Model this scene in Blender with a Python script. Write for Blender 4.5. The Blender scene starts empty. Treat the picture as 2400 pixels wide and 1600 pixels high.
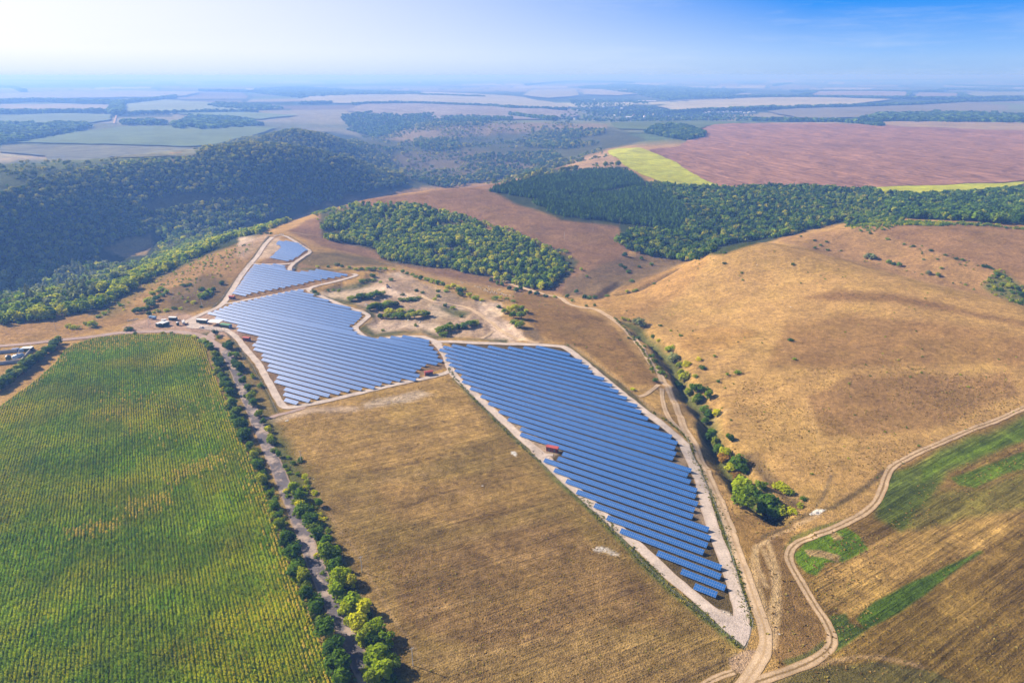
import bpy, bmesh, math, random
import numpy as np
from mathutils import Vector, Matrix, Euler
from mathutils.geometry import delaunay_2d_cdt
R = math.radians
random.seed(7); rng = np.random.default_rng(7)
SC = bpy.context.scene
COL = SC.collection

# ------------------------------------------------------------------ camera model (used to site things on the terrain)
CAM_H = 210.0
FPX, CX, CY = 1600.0, 1200.0, 800.0
PITCH = math.atan((800 - 177.5) / FPX)
SP, CP = math.sin(PITCH), math.cos(PITCH)
FR = {'d': (0, 0, 1 / .98), 'z1': (0, 500, 800 / 2352), 'z2': (400, 500, 700 / 2350), 'z3': (0, 150, 1200 / 2352),
      'z4': (1200, 150, 1200 / 2352), 'z5': (1000, 750, 800 / 2349), 'z6': (1200, 1050, 700 / 1996),
      'z7': (500, 950, 600 / 1447), 'z8': (1600, 900, 800 / 1792), 'q': (720, 600, 580 / 2352),
      's': (300, 680, 320 / 2352), 'l': (0, 740, 200 / 1568), 'v': (1400, 220, 600 / 2352),
      'g': (1400, 640, 500 / 1307), 'h': (1600, 480, 800 / 2352), 'w': (0, 400, 800 / 2352),
      'r': (500, 780, 260 / 1568), 'c': (0, 780, 700 / 1339), 'm': (600, 250, 900 / 2352),
      'k': (1100, 560, 500 / 1960), 't': (1500, 1150, 300 / 1206), 'u': (600, 520, 260 / 2265)}
def fr(f, pts):
    ox, oy, s = FR[f]
    return [(ox + s * p[0], oy + s * p[1]) + tuple(p[2:]) for p in pts]
def W(px, py, z=0.0):                       # pixel -> point on the level z
    t = (CY - py) / FPX
    dep = (CAM_H - z) / (SP - CP * t)
    return ((px - CX) / FPX * dep, dep * (CP + SP * t), z)
def proj(x, y, z):
    dep = y * CP + (CAM_H - z) * SP
    up = y * SP - (CAM_H - z) * CP
    return CX + FPX * x / dep, CY - FPX * up / dep, dep

# ------------------------------------------------------------------ terrain heights
ctl = []
def cz(f, *pts):
    for p in fr(f, pts): ctl.append(W(p[0], p[1], p[2]))
# plateau of the fields and the solar plant
cz('d', (-500,1568,0),(0,1568,0),(500,1568,0),(1100,1568,0),(1700,1568,0),(2352,1568,0),(2900,1568,0),
   (-300,1150,0),(0,1200,0),(450,1200,0),(900,1200,0),(1300,1250,0),(1650,1330,0),(1950,1400,0),(2352,1250,2),
   (-200,880,0),(100,850,0),(350,900,0),(700,950,0),(1050,900,0),(1350,1050,0),(1500,1000,0),(1600,1120,0),
   (300,775,0),(450,730,0),(600,760,0),(800,800,0),(1000,800,0),(1180,800,0),(1320,830,0),(1440,900,0),
   (560,690,0),(700,660,0),(600,620,0),(720,610,0),(820,640,0),(620,570,0),(690,560,0),(560,600,1),(900,720,-1),
   (1100,750,-1),(850,610,0),(1000,648,-1),(1150,690,-2),(1230,740,-1),(760,590,-2))
# brow of the spur above the wooded valley, and the valley floor behind it
cz('d', (-150,755,0),(0,748,0),(130,735,0),(240,718,-1),(330,660,-3),(440,606,-5),(530,566,-4),(600,543,-1),(655,543,-2),
   (-100,715,-60),(20,705,-64),(150,680,-70),(230,640,-73),(300,590,-76),(290,560,-76),(400,545,-74),(480,525,-70),(560,505,-66),
   (640,482,-64),(720,458,-62),(800,446,-58),(-150,650,-68),(60,640,-70),(180,600,-75))
# wooded hill beyond the valley
cz('d', (-200,500,24),(0,446,28),(110,412,32),(220,388,34),(330,376,34),(460,368,34),(620,368,26),(740,380,8),(820,390,-10),(880,402,-30),
   (940,424,-56),(60,540,-22),(200,500,-22),(300,460,-18),(450,440,-16),(600,430,-22),(750,425,-36),(-150,560,-16))
# behind it: shallow side valley, then the far plain
cz('d', (0,405,-30),(110,388,-28),(230,372,-22),(330,362,-12),(430,352,-6),(0,360,-6),(200,345,0),(0,320,0),(300,310,0),(520,300,0),
   (150,290,0),(-200,300,0),(-300,400,-10))
# cone shaped wooded hill and the valley to its right
cz('d', (695,306,46),(620,316,34),(770,318,30),(540,336,4),(840,338,-22),(880,362,-44),(640,352,-4),(740,355,-14),(820,375,-46),
   (600,296,-5),(800,300,-40),(860,316,-52),(700,282,-20))
# middle hills
cz('d', (960,293,-4),(1060,283,4),(1200,284,4),(1330,288,4),(900,318,-36),(1040,318,-28),(1180,318,-34),(1300,312,-20),(1390,298,2),
   (1000,345,-36),(1120,346,-34),(900,372,-56),(1060,400,-58),(1000,424,-64),(1180,385,-52),(1260,372,-46),(1320,345,-26),(1120,425,-60),(1240,400,-48))
# brown hill in the centre, its crest and its slope down to the gully
cz('d', (700,500,-18),(760,480,-8),(850,457,2),(960,440,6),(1080,430,6),(1160,421,4),(1250,398,2),(1330,370,2),(1400,345,3),
   (660,525,-6),(740,540,-14),(830,545,-16),(960,520,-8),(1100,500,0),(1250,520,-2),(1400,560,-14),(1180,580,-14),(1000,575,-20),
   (890,594,-26),(1000,626,-28),(1120,655,-29),(1230,674,-27),(1310,680,-22),(1330,640,-22),(1420,650,-22),(1400,610,-16))
# plough land plateau on the right
cz('d', (1420,360,3),(1560,345,3),(1500,400,4),(1650,430,5),(1900,432,5),(2100,435,6),(2352,418,8),(2600,400,8),(1640,290,8),(1800,350,8),
   (2100,350,10),(2352,330,12),(2000,285,14),(2352,290,14),(1500,300,4),(2700,300,12))
# pine wood slope
cz('d', (1300,450,3),(1450,480,-2),(1500,570,-18),(1600,580,-16),(1680,560,-14),(1740,548,-12),(1600,500,-6),(1800,500,-6),(1850,535,-8),
   (2000,470,4),(2150,480,6),(2352,470,10))
# right hill (dome), the hill behind it
cz('d', (1340,695,-17),(1400,686,-15),(1440,668,-19),(1500,634,-10),(1530,638,-20),(1600,604,-16),(1570,600,2),(1640,573,13),(1700,561,20),(1755,558,23),(1830,568,25),(1900,586,26),(1990,612,26),(2080,637,26),(2170,660,26),
   (2260,682,26),(2352,707,26),(2700,790,26),(1560,680,-4),(1680,650,10),(1800,650,17),(1950,720,17),(2150,780,17),(2352,850,16),
   (1600,780,-1),(1750,800,6),(1900,900,6),(2100,950,6),(2352,960,6),(1500,740,-9),(1650,880,-1),(1720,1000,-1),(1850,1080,0),(2050,1090,1),
   (1800,562,10),(1900,577,4),(2000,606,2),(2100,630,2),(2200,654,2),(2352,698,2),
   (1850,545,14),(1950,526,22),(2060,516,27),(2200,515,28),(2352,524,28),(2000,570,12),(2150,610,12),(2352,640,14),(2352,580,22),(2700,560,26),(2700,700,8))
# far
cz('d', (0,260,4),(350,260,4),(650,262,-8),(850,262,0),(1050,252,4),(1250,258,0),(1330,275,-22),(1450,268,-30),(1560,262,-22),(1700,250,0),
   (1950,250,4),(2300,262,6),(0,225,14),(400,226,8),(800,228,6),(1200,226,0),(1420,232,-20),(1700,226,4),(2200,226,8),
   (0,204,20),(600,202,26),(1200,202,14),(1800,202,16),(2352,204,20),(-300,200,15),(2700,200,15))
for r_ in (20000, 34000, 46000):
    for a in np.linspace(-.85, .85, 9): ctl.append((r_ * math.sin(a), r_ * math.cos(a), {20000: 25, 34000: 45, 46000: 60}[r_] * (1 + .25 * math.sin(a * 11 + r_))))
for a in (-1.2, -1.6, 1.2, 1.6):
    for r_ in (150, 500, 1500, 6000, 20000): ctl.append((r_ * math.sin(a), r_ * math.cos(a), 0))
for a in (-.7, -.35, 0, .35, .7): ctl.append((110 * math.sin(a), 110 * math.cos(a), 0))
ctl = np.array(ctl)
def lp(x, y): return np.arctan2(x, y), np.log(np.hypot(x, y))
ca, cl = lp(ctl[:, 0], ctl[:, 1])
def kern(d2): return np.sqrt(d2 + .07 ** 2)
A = kern((ca[:, None] - ca[None]) ** 2 + (cl[:, None] - cl[None]) ** 2)
n_ = len(ca)
M_ = np.zeros((n_ + 1, n_ + 1)); M_[:n_, :n_] = A - np.eye(n_) * .004; M_[:n_, n_] = 1; M_[n_, :n_] = 1
sol = np.linalg.solve(M_, np.append(ctl[:, 2], 0))
def rbf(x, y):
    a, l = lp(x, y); out = np.full(a.shape, sol[-1])
    for i in range(n_): out += sol[i] * kern((a - ca[i]) ** 2 + (l - cl[i]) ** 2)
    return out
def vnoise(x, y, s, seed):                   # cheap smooth value noise
    x = x / s; y = y / s
    xi = np.floor(x).astype(np.int64); yi = np.floor(y).astype(np.int64); fx = x - xi; fy = y - yi
    fx = fx * fx * (3 - 2 * fx); fy = fy * fy * (3 - 2 * fy)
    def h(a, b):
        v = (a * 374761393 + b * 668265263 + seed * 982451653) & 0x7fffffff
        v = ((v ^ (v >> 13)) * 1274126177) & 0x7fffffff
        return ((v ^ (v >> 16)) & 0xffff) / 65535.0
    return (h(xi, yi) * (1 - fx) + h(xi + 1, yi) * fx) * (1 - fy) + (h(xi, yi + 1) * (1 - fx) + h(xi + 1, yi + 1) * fx) * fy
def fbm(x, y, s, seed, o=4):
    r_ = 0; a = .5
    for k in range(o): r_ = r_ + a * (vnoise(x, y, s, seed + k) - .5) * 2; s = s / 2.03; a /= 2
    return r_
def seg_d(x, y, pl):                         # distance to a polyline and the side
    best = np.full(np.shape(x), 1e9); side = np.zeros(np.shape(x)); arc = np.zeros(np.shape(x)); acc = 0
    for (x0, y0), (x1, y1) in zip(pl[:-1], pl[1:]):
        dx, dy = x1 - x0, y1 - y0; L2 = dx * dx + dy * dy + 1e-9
        t = np.clip(((x - x0) * dx + (y - y0) * dy) / L2, 0, 1)
        d = np.hypot(x - x0 - t * dx, y - y0 - t * dy); m = d < best
        best = np.where(m, d, best); side = np.where(m, np.sign(dx * (y - y0) - dy * (x - x0)), side)
        arc = np.where(m, acc + t * math.sqrt(L2), arc); acc += math.sqrt(L2)
    return best, side, arc
def inpoly(x, y, poly):
    c = np.zeros(np.shape(x), bool); n = len(poly)
    for i in range(n):
        x0, y0 = poly[i][:2]; x1, y1 = poly[(i + 1) % n][:2]
        if y0 == y1: continue
        c ^= ((y0 > y) != (y1 > y)) & (x < (x1 - x0) * (y - y0) / (y1 - y0) + x0)
    return c
def polysd(x, y, poly):                      # > 0 inside
    d, _, _ = seg_d(x, y, [p[:2] for p in poly] + [poly[0][:2]])
    return np.where(inpoly(x, y, poly), d, -d)

RAV = [W(a, b, -3)[:2] for a, b in fr('g', [(185,265),(255,300),(310,370),(400,450),(465,520),(500,620),(560,720),(640,790),(690,900),(690,980),(740,1060),(800,1150),(860,1230),(900,1330),(990,1420),(1080,1480)])]
RAV2 = [W(a, b, -20)[:2] for a, b in fr('k', [(1180,545),(1240,500),(1290,450),(1380,400)])]
RAV3 = [W(a, b, -16)[:2] for a, b in fr('k', [(1400,490),(1530,478),(1700,430),(1830,390),(1930,330)])]
RAV4 = [W(a, b, 0)[:2] for a, b in fr('g', [(950,1100),(1010,1170),(1080,1260),(1150,1330),(1230,1400)])]
QP = [W(a, b, 0)[:2] for a, b in fr('q', [(110,340),(330,240),(480,280),(560,170),(740,130),(900,150),(1020,200),(1250,290),(1480,380),(1700,440),(1850,520),(1950,640),(2100,790),(1900,830),(1650,790),(1240,770),(1080,730),(600,740),(560,660),(640,590),(560,520),(380,430),(200,400)])]
def height(x, y):
    z = rbf(x, y); r = np.hypot(x, y)
    far = np.clip((r - 2500) / 4000, 0, 1)
    z = z + far * (fbm(x, y, 1500, 3, 3) * 16 + fbm(x, y, 5200, 9, 2) * 26 * np.clip(r / 20000, 0, 1))
    # roughness of the untended hills, not of the fields and the plant
    flat = np.clip(polysd(x, y, FLATP) / 25 + .5, 0, 1)
    z = z + (1 - flat) * (fbm(x, y, 70, 21, 4) * 1.6 * np.clip(r / 700, .5, 2.5) + fbm(x, y, 14, 5, 2) * .25)
    d, s, a = seg_d(x, y, RAV)
    w = 7 + 2.5 * np.sin(a / 13) + 2 * vnoise(x, y, 9, 77)
    ends = np.clip(a / 40, .25, 1) * np.clip((430 - a) / 60, .15, 1)
    z = z - 8.5 * ends * np.exp(-(d / w) ** 2)
    # erosion ribs on the right bank of the ravine
    rb = (s < 0) * np.exp(-((d - 13) / 12) ** 2)
    z = z - rb * ends * 2.4 * np.abs(np.sin(a / 9.0 + 1.5 * vnoise(x, y, 20, 4))) ** .7
    for P_, dep, w in ((RAV2, 4, 6), (RAV3, 5, 7), (RAV4, 2.2, 5)):
        d, s, a = seg_d(x, y, P_); z = z - dep * np.exp(-(d / w) ** 2)
    q = np.clip(polysd(x, y, QP) / 6, 0, 1)
    z = z + q * (fbm(x, y, 26, 31, 3) * 3.2 - 1.6)
    return z
FLATP = [W(a, b, 0)[:2] for a, b in fr('d', [(-900,1700),(-700,880),(0,760),(300,740),(430,700),(520,640),(590,560),(640,545),(720,580),(700,600),(830,625),(830,650),(740,670),(850,740),(860,760),(960,765),(1300,785),(1420,870),(1590,1000),(1680,1200),(1780,1420),(1900,1480),(2900,1500),(2900,1700)])]

# ------------------------------------------------------------------ the ground sheet: a disc of rings round the viewpoint
ANG = np.concatenate([np.radians(np.arange(-180, -52, 4.0)), np.radians(np.linspace(-52, 52, 880)), np.radians(np.arange(56, 180, 4.0))])
py_ = np.arange(1880, 184.5, -2.6)
tt = (CY - py_) / FPX
RAD = np.concatenate([[8, 30, 60, 90, 115], CAM_H / (SP - CP * tt) * (CP + SP * tt)])
RAD = RAD[np.concatenate([[True], np.diff(RAD) > 0])]
RAD = RAD[RAD < 47000]
AA, RR = np.meshgrid(ANG, RAD, indexing='ij')
GX, GY = RR * np.sin(AA), RR * np.cos(AA)
GZ = np.zeros_like(GX); core = np.abs(AA) < 2.0
GZ[core] = height(GX[core], GY[core])
def HZ(x, y):
    x = np.asarray(x, float); y = np.asarray(y, float)
    a = np.interp(np.arctan2(x, y), ANG, np.arange(len(ANG))); r = np.interp(np.hypot(x, y), RAD, np.arange(len(RAD)))
    i = np.clip(a.astype(int), 0, len(ANG) - 2); j = np.clip(r.astype(int), 0, len(RAD) - 2); fa = a - i; fb = r - j
    return (GZ[i, j] * (1 - fb) + GZ[i, j + 1] * fb) * (1 - fa) + (GZ[i + 1, j] * (1 - fb) + GZ[i + 1, j + 1] * fb) * fa
_dep = np.exp(np.linspace(math.log(170), math.log(48000), 2600))
def P(px, py):                               # where the line of sight meets the terrain
    t = (CY - py) / FPX
    x = (px - CX) / FPX * _dep; y = _dep * (CP + SP * t); z = CAM_H - _dep * (SP - CP * t)
    d = z - HZ(x, y); k = np.argmax(d < 0)
    if d[k] >= 0: k = len(d) - 1
    f = d[k - 1] / (d[k - 1] - d[k] + 1e-9) if k else 0; f = min(max(f, 0), 1); k0 = max(k - 1, 0)
    X = x[k0] + (x[k] - x[k0]) * f; Y = y[k0] + (y[k] - y[k0]) * f
    return float(X), float(Y), float(HZ(X, Y))
def PP(f, pts): return [P(a[0], a[1]) for a in fr(f, pts)]

# ------------------------------------------------------------------ mesh and tagging helpers
def mesh(name, verts, faces, mat=None, parent=None, smooth=False):
    me = bpy.data.meshes.new(name)
    me.from_pydata([tuple(map(float, v)) for v in verts], [], [tuple(map(int, f)) for f in faces])
    me.validate(); me.update()
    if smooth: me.polygons.foreach_set('use_smooth', [True] * len(me.polygons))
    if mat: me.materials.append(mat)
    o = bpy.data.objects.new(name, me); COL.objects.link(o)
    if parent: o.parent = parent
    return o
def npmesh(name, V, F, mat=None, smooth=False):  # F: (n,4) or (n,3) array
    me = bpy.data.meshes.new(name); k = F.shape[1]
    me.vertices.add(len(V)); me.vertices.foreach_set('co', V.astype(np.float32).ravel())
    me.loops.add(F.size); me.loops.foreach_set('vertex_index', F.astype(np.int32).ravel())
    me.polygons.add(len(F)); me.polygons.foreach_set('loop_start', np.arange(0, F.size, k, dtype=np.int32))
    me.polygons.foreach_set('loop_total', np.full(len(F), k, dtype=np.int32))
    me.polygons.foreach_set('use_smooth', np.full(len(F), smooth)); me.update(calc_edges=True)
    if mat: me.materials.append(mat)
    return me
def obj(name, me, parent=None):
    o = bpy.data.objects.new(name, me); COL.objects.link(o)
    if parent: o.parent = parent
    return o
def tag(o, label=None, cat=None, group=None, kind=None):
    if label: o['label'] = label
    if cat: o['category'] = cat
    if group: o['group'] = group
    if kind: o['kind'] = kind
    return o
def empty(name, loc, rz=0, label=None, cat=None, group=None):
    o = bpy.data.objects.new(name, None); COL.objects.link(o); o.location = loc; o.rotation_euler = (0, 0, rz)
    o.empty_display_size = .5
    return tag(o, label, cat, group)
def struct(o): o['kind'] = 'structure'; return o
class MB:                                     # collects simple solids into one mesh
    def __init__(s): s.v = []; s.f = []
    def box(s, c, d, rz=0, taper=1.0):
        cx, cy, cz_ = c; hx, hy, hz = d[0] / 2, d[1] / 2, d[2] / 2; k = len(s.v); co, si = math.cos(rz), math.sin(rz)
        for sz in (-1, 1):
            q = taper if sz > 0 else 1
            for sx, sy in ((-1, -1), (1, -1), (1, 1), (-1, 1)):
                x, y = sx * hx * q, sy * hy * q
                s.v.append((cx + x * co - y * si, cy + x * si + y * co, cz_ + sz * hz))
        s.f += [(k, k + 3, k + 2, k + 1), (k + 4, k + 5, k + 6, k + 7), (k, k + 1, k + 5, k + 4), (k + 1, k + 2, k + 6, k + 5), (k + 2, k + 3, k + 7, k + 6), (k + 3, k, k + 4, k + 7)]
        return s
    def tube(s, a, b, r0, r1=None, n=6):
        r1 = r0 if r1 is None else r1; a = Vector(a); b = Vector(b); d = (b - a).normalized()
        u = d.orthogonal().normalized(); v = d.cross(u); k = len(s.v)
        for p, r_ in ((a, r0), (b, r1)):
            for i in range(n):
                t = 2 * math.pi * i / n; s.v.append(tuple(p + u * (r_ * math.cos(t)) + v * (r_ * math.sin(t))))
        s.f += [(k + i, k + (i + 1) % n, k + n + (i + 1) % n, k + n + i) for i in range(n)]
        s.f += [tuple(k + i for i in reversed(range(n))), tuple(k + n + i for i in range(n))]
        return s
    def prism(s, prof, x0, x1):               # profile in (y,z), extruded along x
        k = len(s.v); n = len(prof)
        for x in (x0, x1): s.v += [(x, p[0], p[1]) for p in prof]
        s.f += [(k + i, k + n + i, k + n + (i + 1) % n, k + (i + 1) % n) for i in range(n)]
        s.f += [tuple(k + i for i in range(n)), tuple(k + n + i for i in reversed(range(n)))]
        return s
    def build(s, name, mat, parent=None, smooth=False): return mesh(name, s.v, s.f, mat, parent, smooth)

# ------------------------------------------------------------------ materials
KA = .80                                      # overall scale of the ground and building albedos
def mat_new(name):
    m = bpy.data.materials.new(name); m.use_nodes = True; nt = m.node_tree; nt.nodes.clear()
    return m, nt
class NT:
    def __init__(s, nt): s.nt = nt
    def n(s, t, **kw):
        nd = s.nt.nodes.new(t)
        for k, v in kw.items():
            if k.startswith('i_'):
                key = k[2:]; nd.inputs[int(key) if key.isdigit() else key.replace('_', ' ')].default_value = v
            else: setattr(nd, k, v)
        return nd
    def l(s, a, b): s.nt.links.new(a, b)
    def math(s, op, a, b=None, clamp=False):
        nd = s.n('ShaderNodeMath', operation=op, use_clamp=clamp)
        for i, q in enumerate((a, b)):
            if q is None: continue
            if isinstance(q, (int, float)): nd.inputs[i].default_value = q
            else: s.l(q, nd.inputs[i])
        return nd.outputs[0]
    def mix(s, f, a, b, mode='MIX'):
        nd = s.n('ShaderNodeMix', data_type='RGBA', blend_type=mode)
        for i, q in ((0, f), (6, a), (7, b)):
            if isinstance(q, (int, float)): nd.inputs[i].default_value = q
            elif isinstance(q, tuple): nd.inputs[i].default_value = q if len(q) == 4 else q + (1,)
            else: s.l(q, nd.inputs[i])
        return nd.outputs[2]
    def noise(s, vec, scale, detail=3, rough=.55):
        nd = s.n('ShaderNodeTexNoise', i_Scale=scale, i_Detail=detail, i_Roughness=rough); s.l(vec, nd.inputs['Vector']); return nd.outputs['Fac']
    def ramp(s, f, lo, hi, a=0.0, b=1.0):
        nd = s.n('ShaderNodeMapRange', i_1=lo, i_2=hi, i_3=a, i_4=b); s.l(f, nd.inputs[0]); return nd.outputs[0]
    def out(s, bsdf): o = s.n('ShaderNodeOutputMaterial'); s.l(bsdf, o.inputs['Surface'])
def plain(name, col, rough=.7, var=.25, scale=.8, metal=0.0, spec=.3):
    m, nt = mat_new(name); N = NT(nt); tc = N.n('ShaderNodeTexCoord')
    f = N.noise(tc.outputs['Object'], scale, 4); f = N.ramp(f, .3, .7, 1 - var, 1 + var)
    c = N.mix(1.0, tuple(x * KA for x in col), f, 'MULTIPLY')
    b = N.n('ShaderNodeBsdfPrincipled', i_Roughness=rough, i_Metallic=metal); b.inputs['Specular IOR Level'].default_value = spec
    N.l(c, b.inputs['Base Color']); N.out(b.outputs[0]); return m
def earth(name, attr=None, col=(.3, .2, .1), var=((.012, .25), (.06, .3), (.35, .35), (1.4, .3)), tint=(.8, .95, .55), bump=.6, stripes=None, dots=0.0, tamt=.5):
    """soil / grass: base colour (plain or from the painted attribute) broken up at several scales"""
    m, nt = mat_new(name); N = NT(nt); tc = N.n('ShaderNodeTexCoord'); v = tc.outputs['Object']
    if attr:
        c = N.n('ShaderNodeVertexColor', layer_name=attr).outputs[0]
    else:
        rgb = N.n('ShaderNodeRGB'); rgb.outputs[0].default_value = tuple(x * KA for x in col) + (1,); c = rgb.outputs[0]
    big = N.noise(v, .02, 4, .6)
    c = N.mix(N.ramp(big, .45, .7, 0, tamt), c, N.mix(1.0, c, tint, 'MULTIPLY'))
    fs = []
    for sc, am in var:
        f = N.noise(v, sc, 3, .6); fs.append(f)
        c = N.mix(1.0, c, N.ramp(f, .3, .7, 1 - am, 1 + am), 'MULTIPLY')
    h = fs[-1]
    if stripes:                                # (azimuth clockwise from ahead, period, amount): tillage lines
        for ang, per, am in stripes:
            mp = N.n('ShaderNodeMapping'); mp.inputs['Rotation'].default_value = (0, 0, math.pi / 2 + ang); N.l(v, mp.inputs[0])
            mp2 = N.n('ShaderNodeMapping'); mp2.inputs['Scale'].default_value = (.018 / per * 2, 1 / per, 1); N.l(mp.outputs[0], mp2.inputs[0])
            f = N.noise(mp2.outputs[0], 1.0, 3, .6)
            c = N.mix(1.0, c, N.ramp(f, .32, .68, 1 - am, 1 + am), 'MULTIPLY'); h = N.math('ADD', h, f)
    if dots:
        f = N.noise(v, .8, 2, .5); c = N.mix(N.ramp(f, .66, .72, 0, dots), c, N.mix(1.0, c, (.35, .5, .3), 'MULTIPLY'))
    b = N.n('ShaderNodeBsdfPrincipled', i_Roughness=.95); b.inputs['Specular IOR Level'].default_value = .0
    N.l(c, b.inputs['Base Color'])
    if bump:
        bp = N.n('ShaderNodeBump', i_Strength=bump, i_Distance=.8); N.l(N.math('ADD', h, N.math('MULTIPLY', fs[1], 2.0)), bp.inputs['Height']); N.l(bp.outputs[0], b.inputs['Normal'])
    N.out(b.outputs[0]); return m
def leafmat(name, dark, light, warm=None, transl=.35, patch=None, rnd=(.72, 1.25)):
    m, nt = mat_new(name); N = NT(nt)
    at = N.n('ShaderNodeAttribute', attribute_name='tone'); oi = N.n('ShaderNodeObjectInfo')
    c = N.mix(at.outputs['Fac'], dark, light)
    if warm: c = N.mix(N.ramp(oi.outputs['Random'], .45, 1, 0, .9), c, N.mix(at.outputs['Fac'], tuple(x * .8 for x in warm), warm))
    c = N.mix(1.0, c, N.ramp(oi.outputs['Random'], 0, 1, *rnd), 'MULTIPLY')
    if patch:
        g = N.n('ShaderNodeNewGeometry').outputs['Position']
        c = N.mix(N.ramp(N.noise(g, .016, 4, .6), .44, .62, 0, .85), c, N.mix(at.outputs['Fac'], tuple(x * .55 for x in patch), patch)); c = N.mix(1.0, c, N.ramp(N.noise(g, .028, 4), .3, .7, .6, 1.35), 'MULTIPLY')
    d = N.n('ShaderNodeBsdfPrincipled', i_Roughness=.7); d.inputs['Specular IOR Level'].default_value = .04; N.l(c, d.inputs['Base Color'])
    t = N.n('ShaderNodeBsdfTranslucent'); N.l(N.mix(1.0, c, (1.25, 1.2, .5), 'MULTIPLY'), t.inputs[0])
    mx = N.n('ShaderNodeMixShader', i_0=transl); N.l(d.outputs[0], mx.inputs[1]); N.l(t.outputs[0], mx.inputs[2]); N.out(mx.outputs[0]); return m
# ------------------------------------------------------------------ what the ground is made of (albedo per vertex)
PXg, PYg, DEPg = proj(GX, GY, GZ)
PXd, PYd = PXg * .98, PYg * .98
ok = (DEPg > 10) & core
C = np.zeros(GX.shape + (3,))
def put(col, w): 
    global C
    C = C * (1 - w[..., None]) + np.array(col) * w[..., None]
def region(f, poly, col, feather=4.0, rough=6.0, rs=14.0, amt=1.0, rmin=0, rmax=1e9, hole=None):
    pd = [(a * .98, b * .98) for a, b in fr(f, poly)]
    xs = [p[0] for p in pd]; ys = [p[1] for p in pd]; m = feather + rough + 4
    sel = ok & (PXd > min(xs) - m) & (PXd < max(xs) + m) & (PYd > min(ys) - m) & (PYd < max(ys) + m) & (RR > rmin) & (RR < rmax)
    if not sel.any(): return
    x, y = GX[sel], GY[sel]
    sd = polysd(PXd[sel], PYd[sel], pd) + rough * fbm(x, y, rs * 3, 55, 4)
    w = np.clip(sd / feather + .5, 0, 1) * amt
    C[sel] = C[sel] * (1 - w[:, None]) + np.array(col) * w[:, None]
def along(f, line, width, col, amt=1.0, rough=.4):
    pl = [p[:2] for p in PP(f, line)]
    x0, x1 = min(p[0] for p in pl) - 40, max(p[0] for p in pl) + 40; y0, y1 = min(p[1] for p in pl) - 40, max(p[1] for p in pl) + 40
    sel = ok & (GX > x0) & (GX < x1) & (GY > y0) & (GY < y1)
    d, s, a = seg_d(GX[sel], GY[sel], pl)
    w = np.clip(1.3 - d / (width * (1 + rough * fbm(GX[sel], GY[sel], 9, 61, 3))), 0, 1) * amt
    C[sel] = C[sel] * (1 - w[:, None]) + np.array(col) * w[:, None]

DRY = (.385, .238, .082); BROWN = (.222, .146, .048); REDB = (.235, .135, .062); PALE = (.56, .42, .31); WOOD = (.05, .062, .022); GRN = (.085, .125, .022)
# far plain: a patchwork of fields
ca_, sa_ = math.cos(.35), math.sin(.35)
u = GX * ca_ + GY * sa_ + fbm(GX, GY, 2500, 71, 2) * 350; v = -GX * sa_ + GY * ca_ + fbm(GX, GY, 2500, 72, 2) * 350
cu, cv = np.floor(u / 1150), np.floor(v / 620)
hsh = np.modf(np.abs(np.sin(cu * 12.9898 + cv * 78.233) * 43758.5453))[0]
pal = np.array([(.30, .25, .15), (.22, .22, .10), (.34, .27, .17), (.13, .17, .07), (.26, .21, .14), (.20, .15, .11), (.50, .44, .28), (.04, .06, .025)])
C[...] = pal[(hsh * 8).astype(int)] * (.80, .88, .92)  # reds cut most, so some blue haze is painted into the field colours
edge = (np.abs(u / 1150 - np.round(u / 1150)) * 1150 < 24) | (np.abs(v / 620 - np.round(v / 620)) * 620 < 20)
C[edge] = (.06, .08, .03)
wild = np.clip((fbm(GX, GY, 3800, 75, 4) - .08) * 7, 0, 1); put((.055, .075, .03), wild * (RR > 3000))
put(DRY, np.clip((2600 - RR) / 300, 0, 1))
region('d', [(-400,480),(0,446),(130,405),(260,385),(500,366),(760,382),(960,430),(740,470),(600,540),(520,570),(440,600),(330,655),(240,712),(0,745),(-400,760)], WOOD, 10, 8, 30)
region('d', [(-300,400),(0,372),(250,362),(430,352),(450,366),(260,385),(120,405),(0,446),(-300,480)], (.13, .15, .06), 6, 6, 40, rmin=1200)
region('d', [(440,350),(600,305),(690,295),(820,312),(900,350),(960,430),(760,385),(500,366)], WOOD, 6, 6, 40)
region('d', [(820,300),(900,290),(1000,285),(1400,290),(1480,320),(1400,342),(1340,365),(1250,398),(1160,415),(940,430),(850,370)], (.085, .092, .042), 8, 6, 40, rmin=1300)
region('d', [(860,318),(960,292),(1060,282),(1400,284),(1390,300),(1100,310),(960,330)], (.22, .17, .095), 4, 4, 40)
region('d', [(860,370),(940,350),(1060,345),(1180,352),(1250,372),(1210,395),(1050,410),(900,400)], (.14, .115, .06), 8, 8, 40)
region('d', [(700,505),(850,452),(1080,428),(1160,420),(1260,396),(1340,362),(1400,345),(1420,370),(1460,400),(1300,430),(1130,440),(1280,500),(1460,520),(1440,600),(1400,690),(1250,672),(1120,655),(880,600),(730,560),(660,530)], REDB, 8, 8, 30)
region('d', [(1270,400),(1340,362),(1400,345),(1420,370),(1450,395),(1300,420)], (.36, .24, .13), 8, 4, 30)
region('d', [(1300,640),(1400,600),(1560,560),(1640,570),(1500,640),(1380,690),(1290,680)], (.17, .115, .055), 10, 8, 30)
region('d', [(1120,436),(1260,390),(1360,390),(1440,395),(1500,420),(1680,432),(2000,435),(2352,425),(2500,425),(2500,520),(2352,512),(2060,500),(1900,520),(1780,548),(1660,585),(1560,590),(1440,570),(1420,520),(1290,505),(1180,465)], WOOD, 6, 6, 30)
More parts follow.
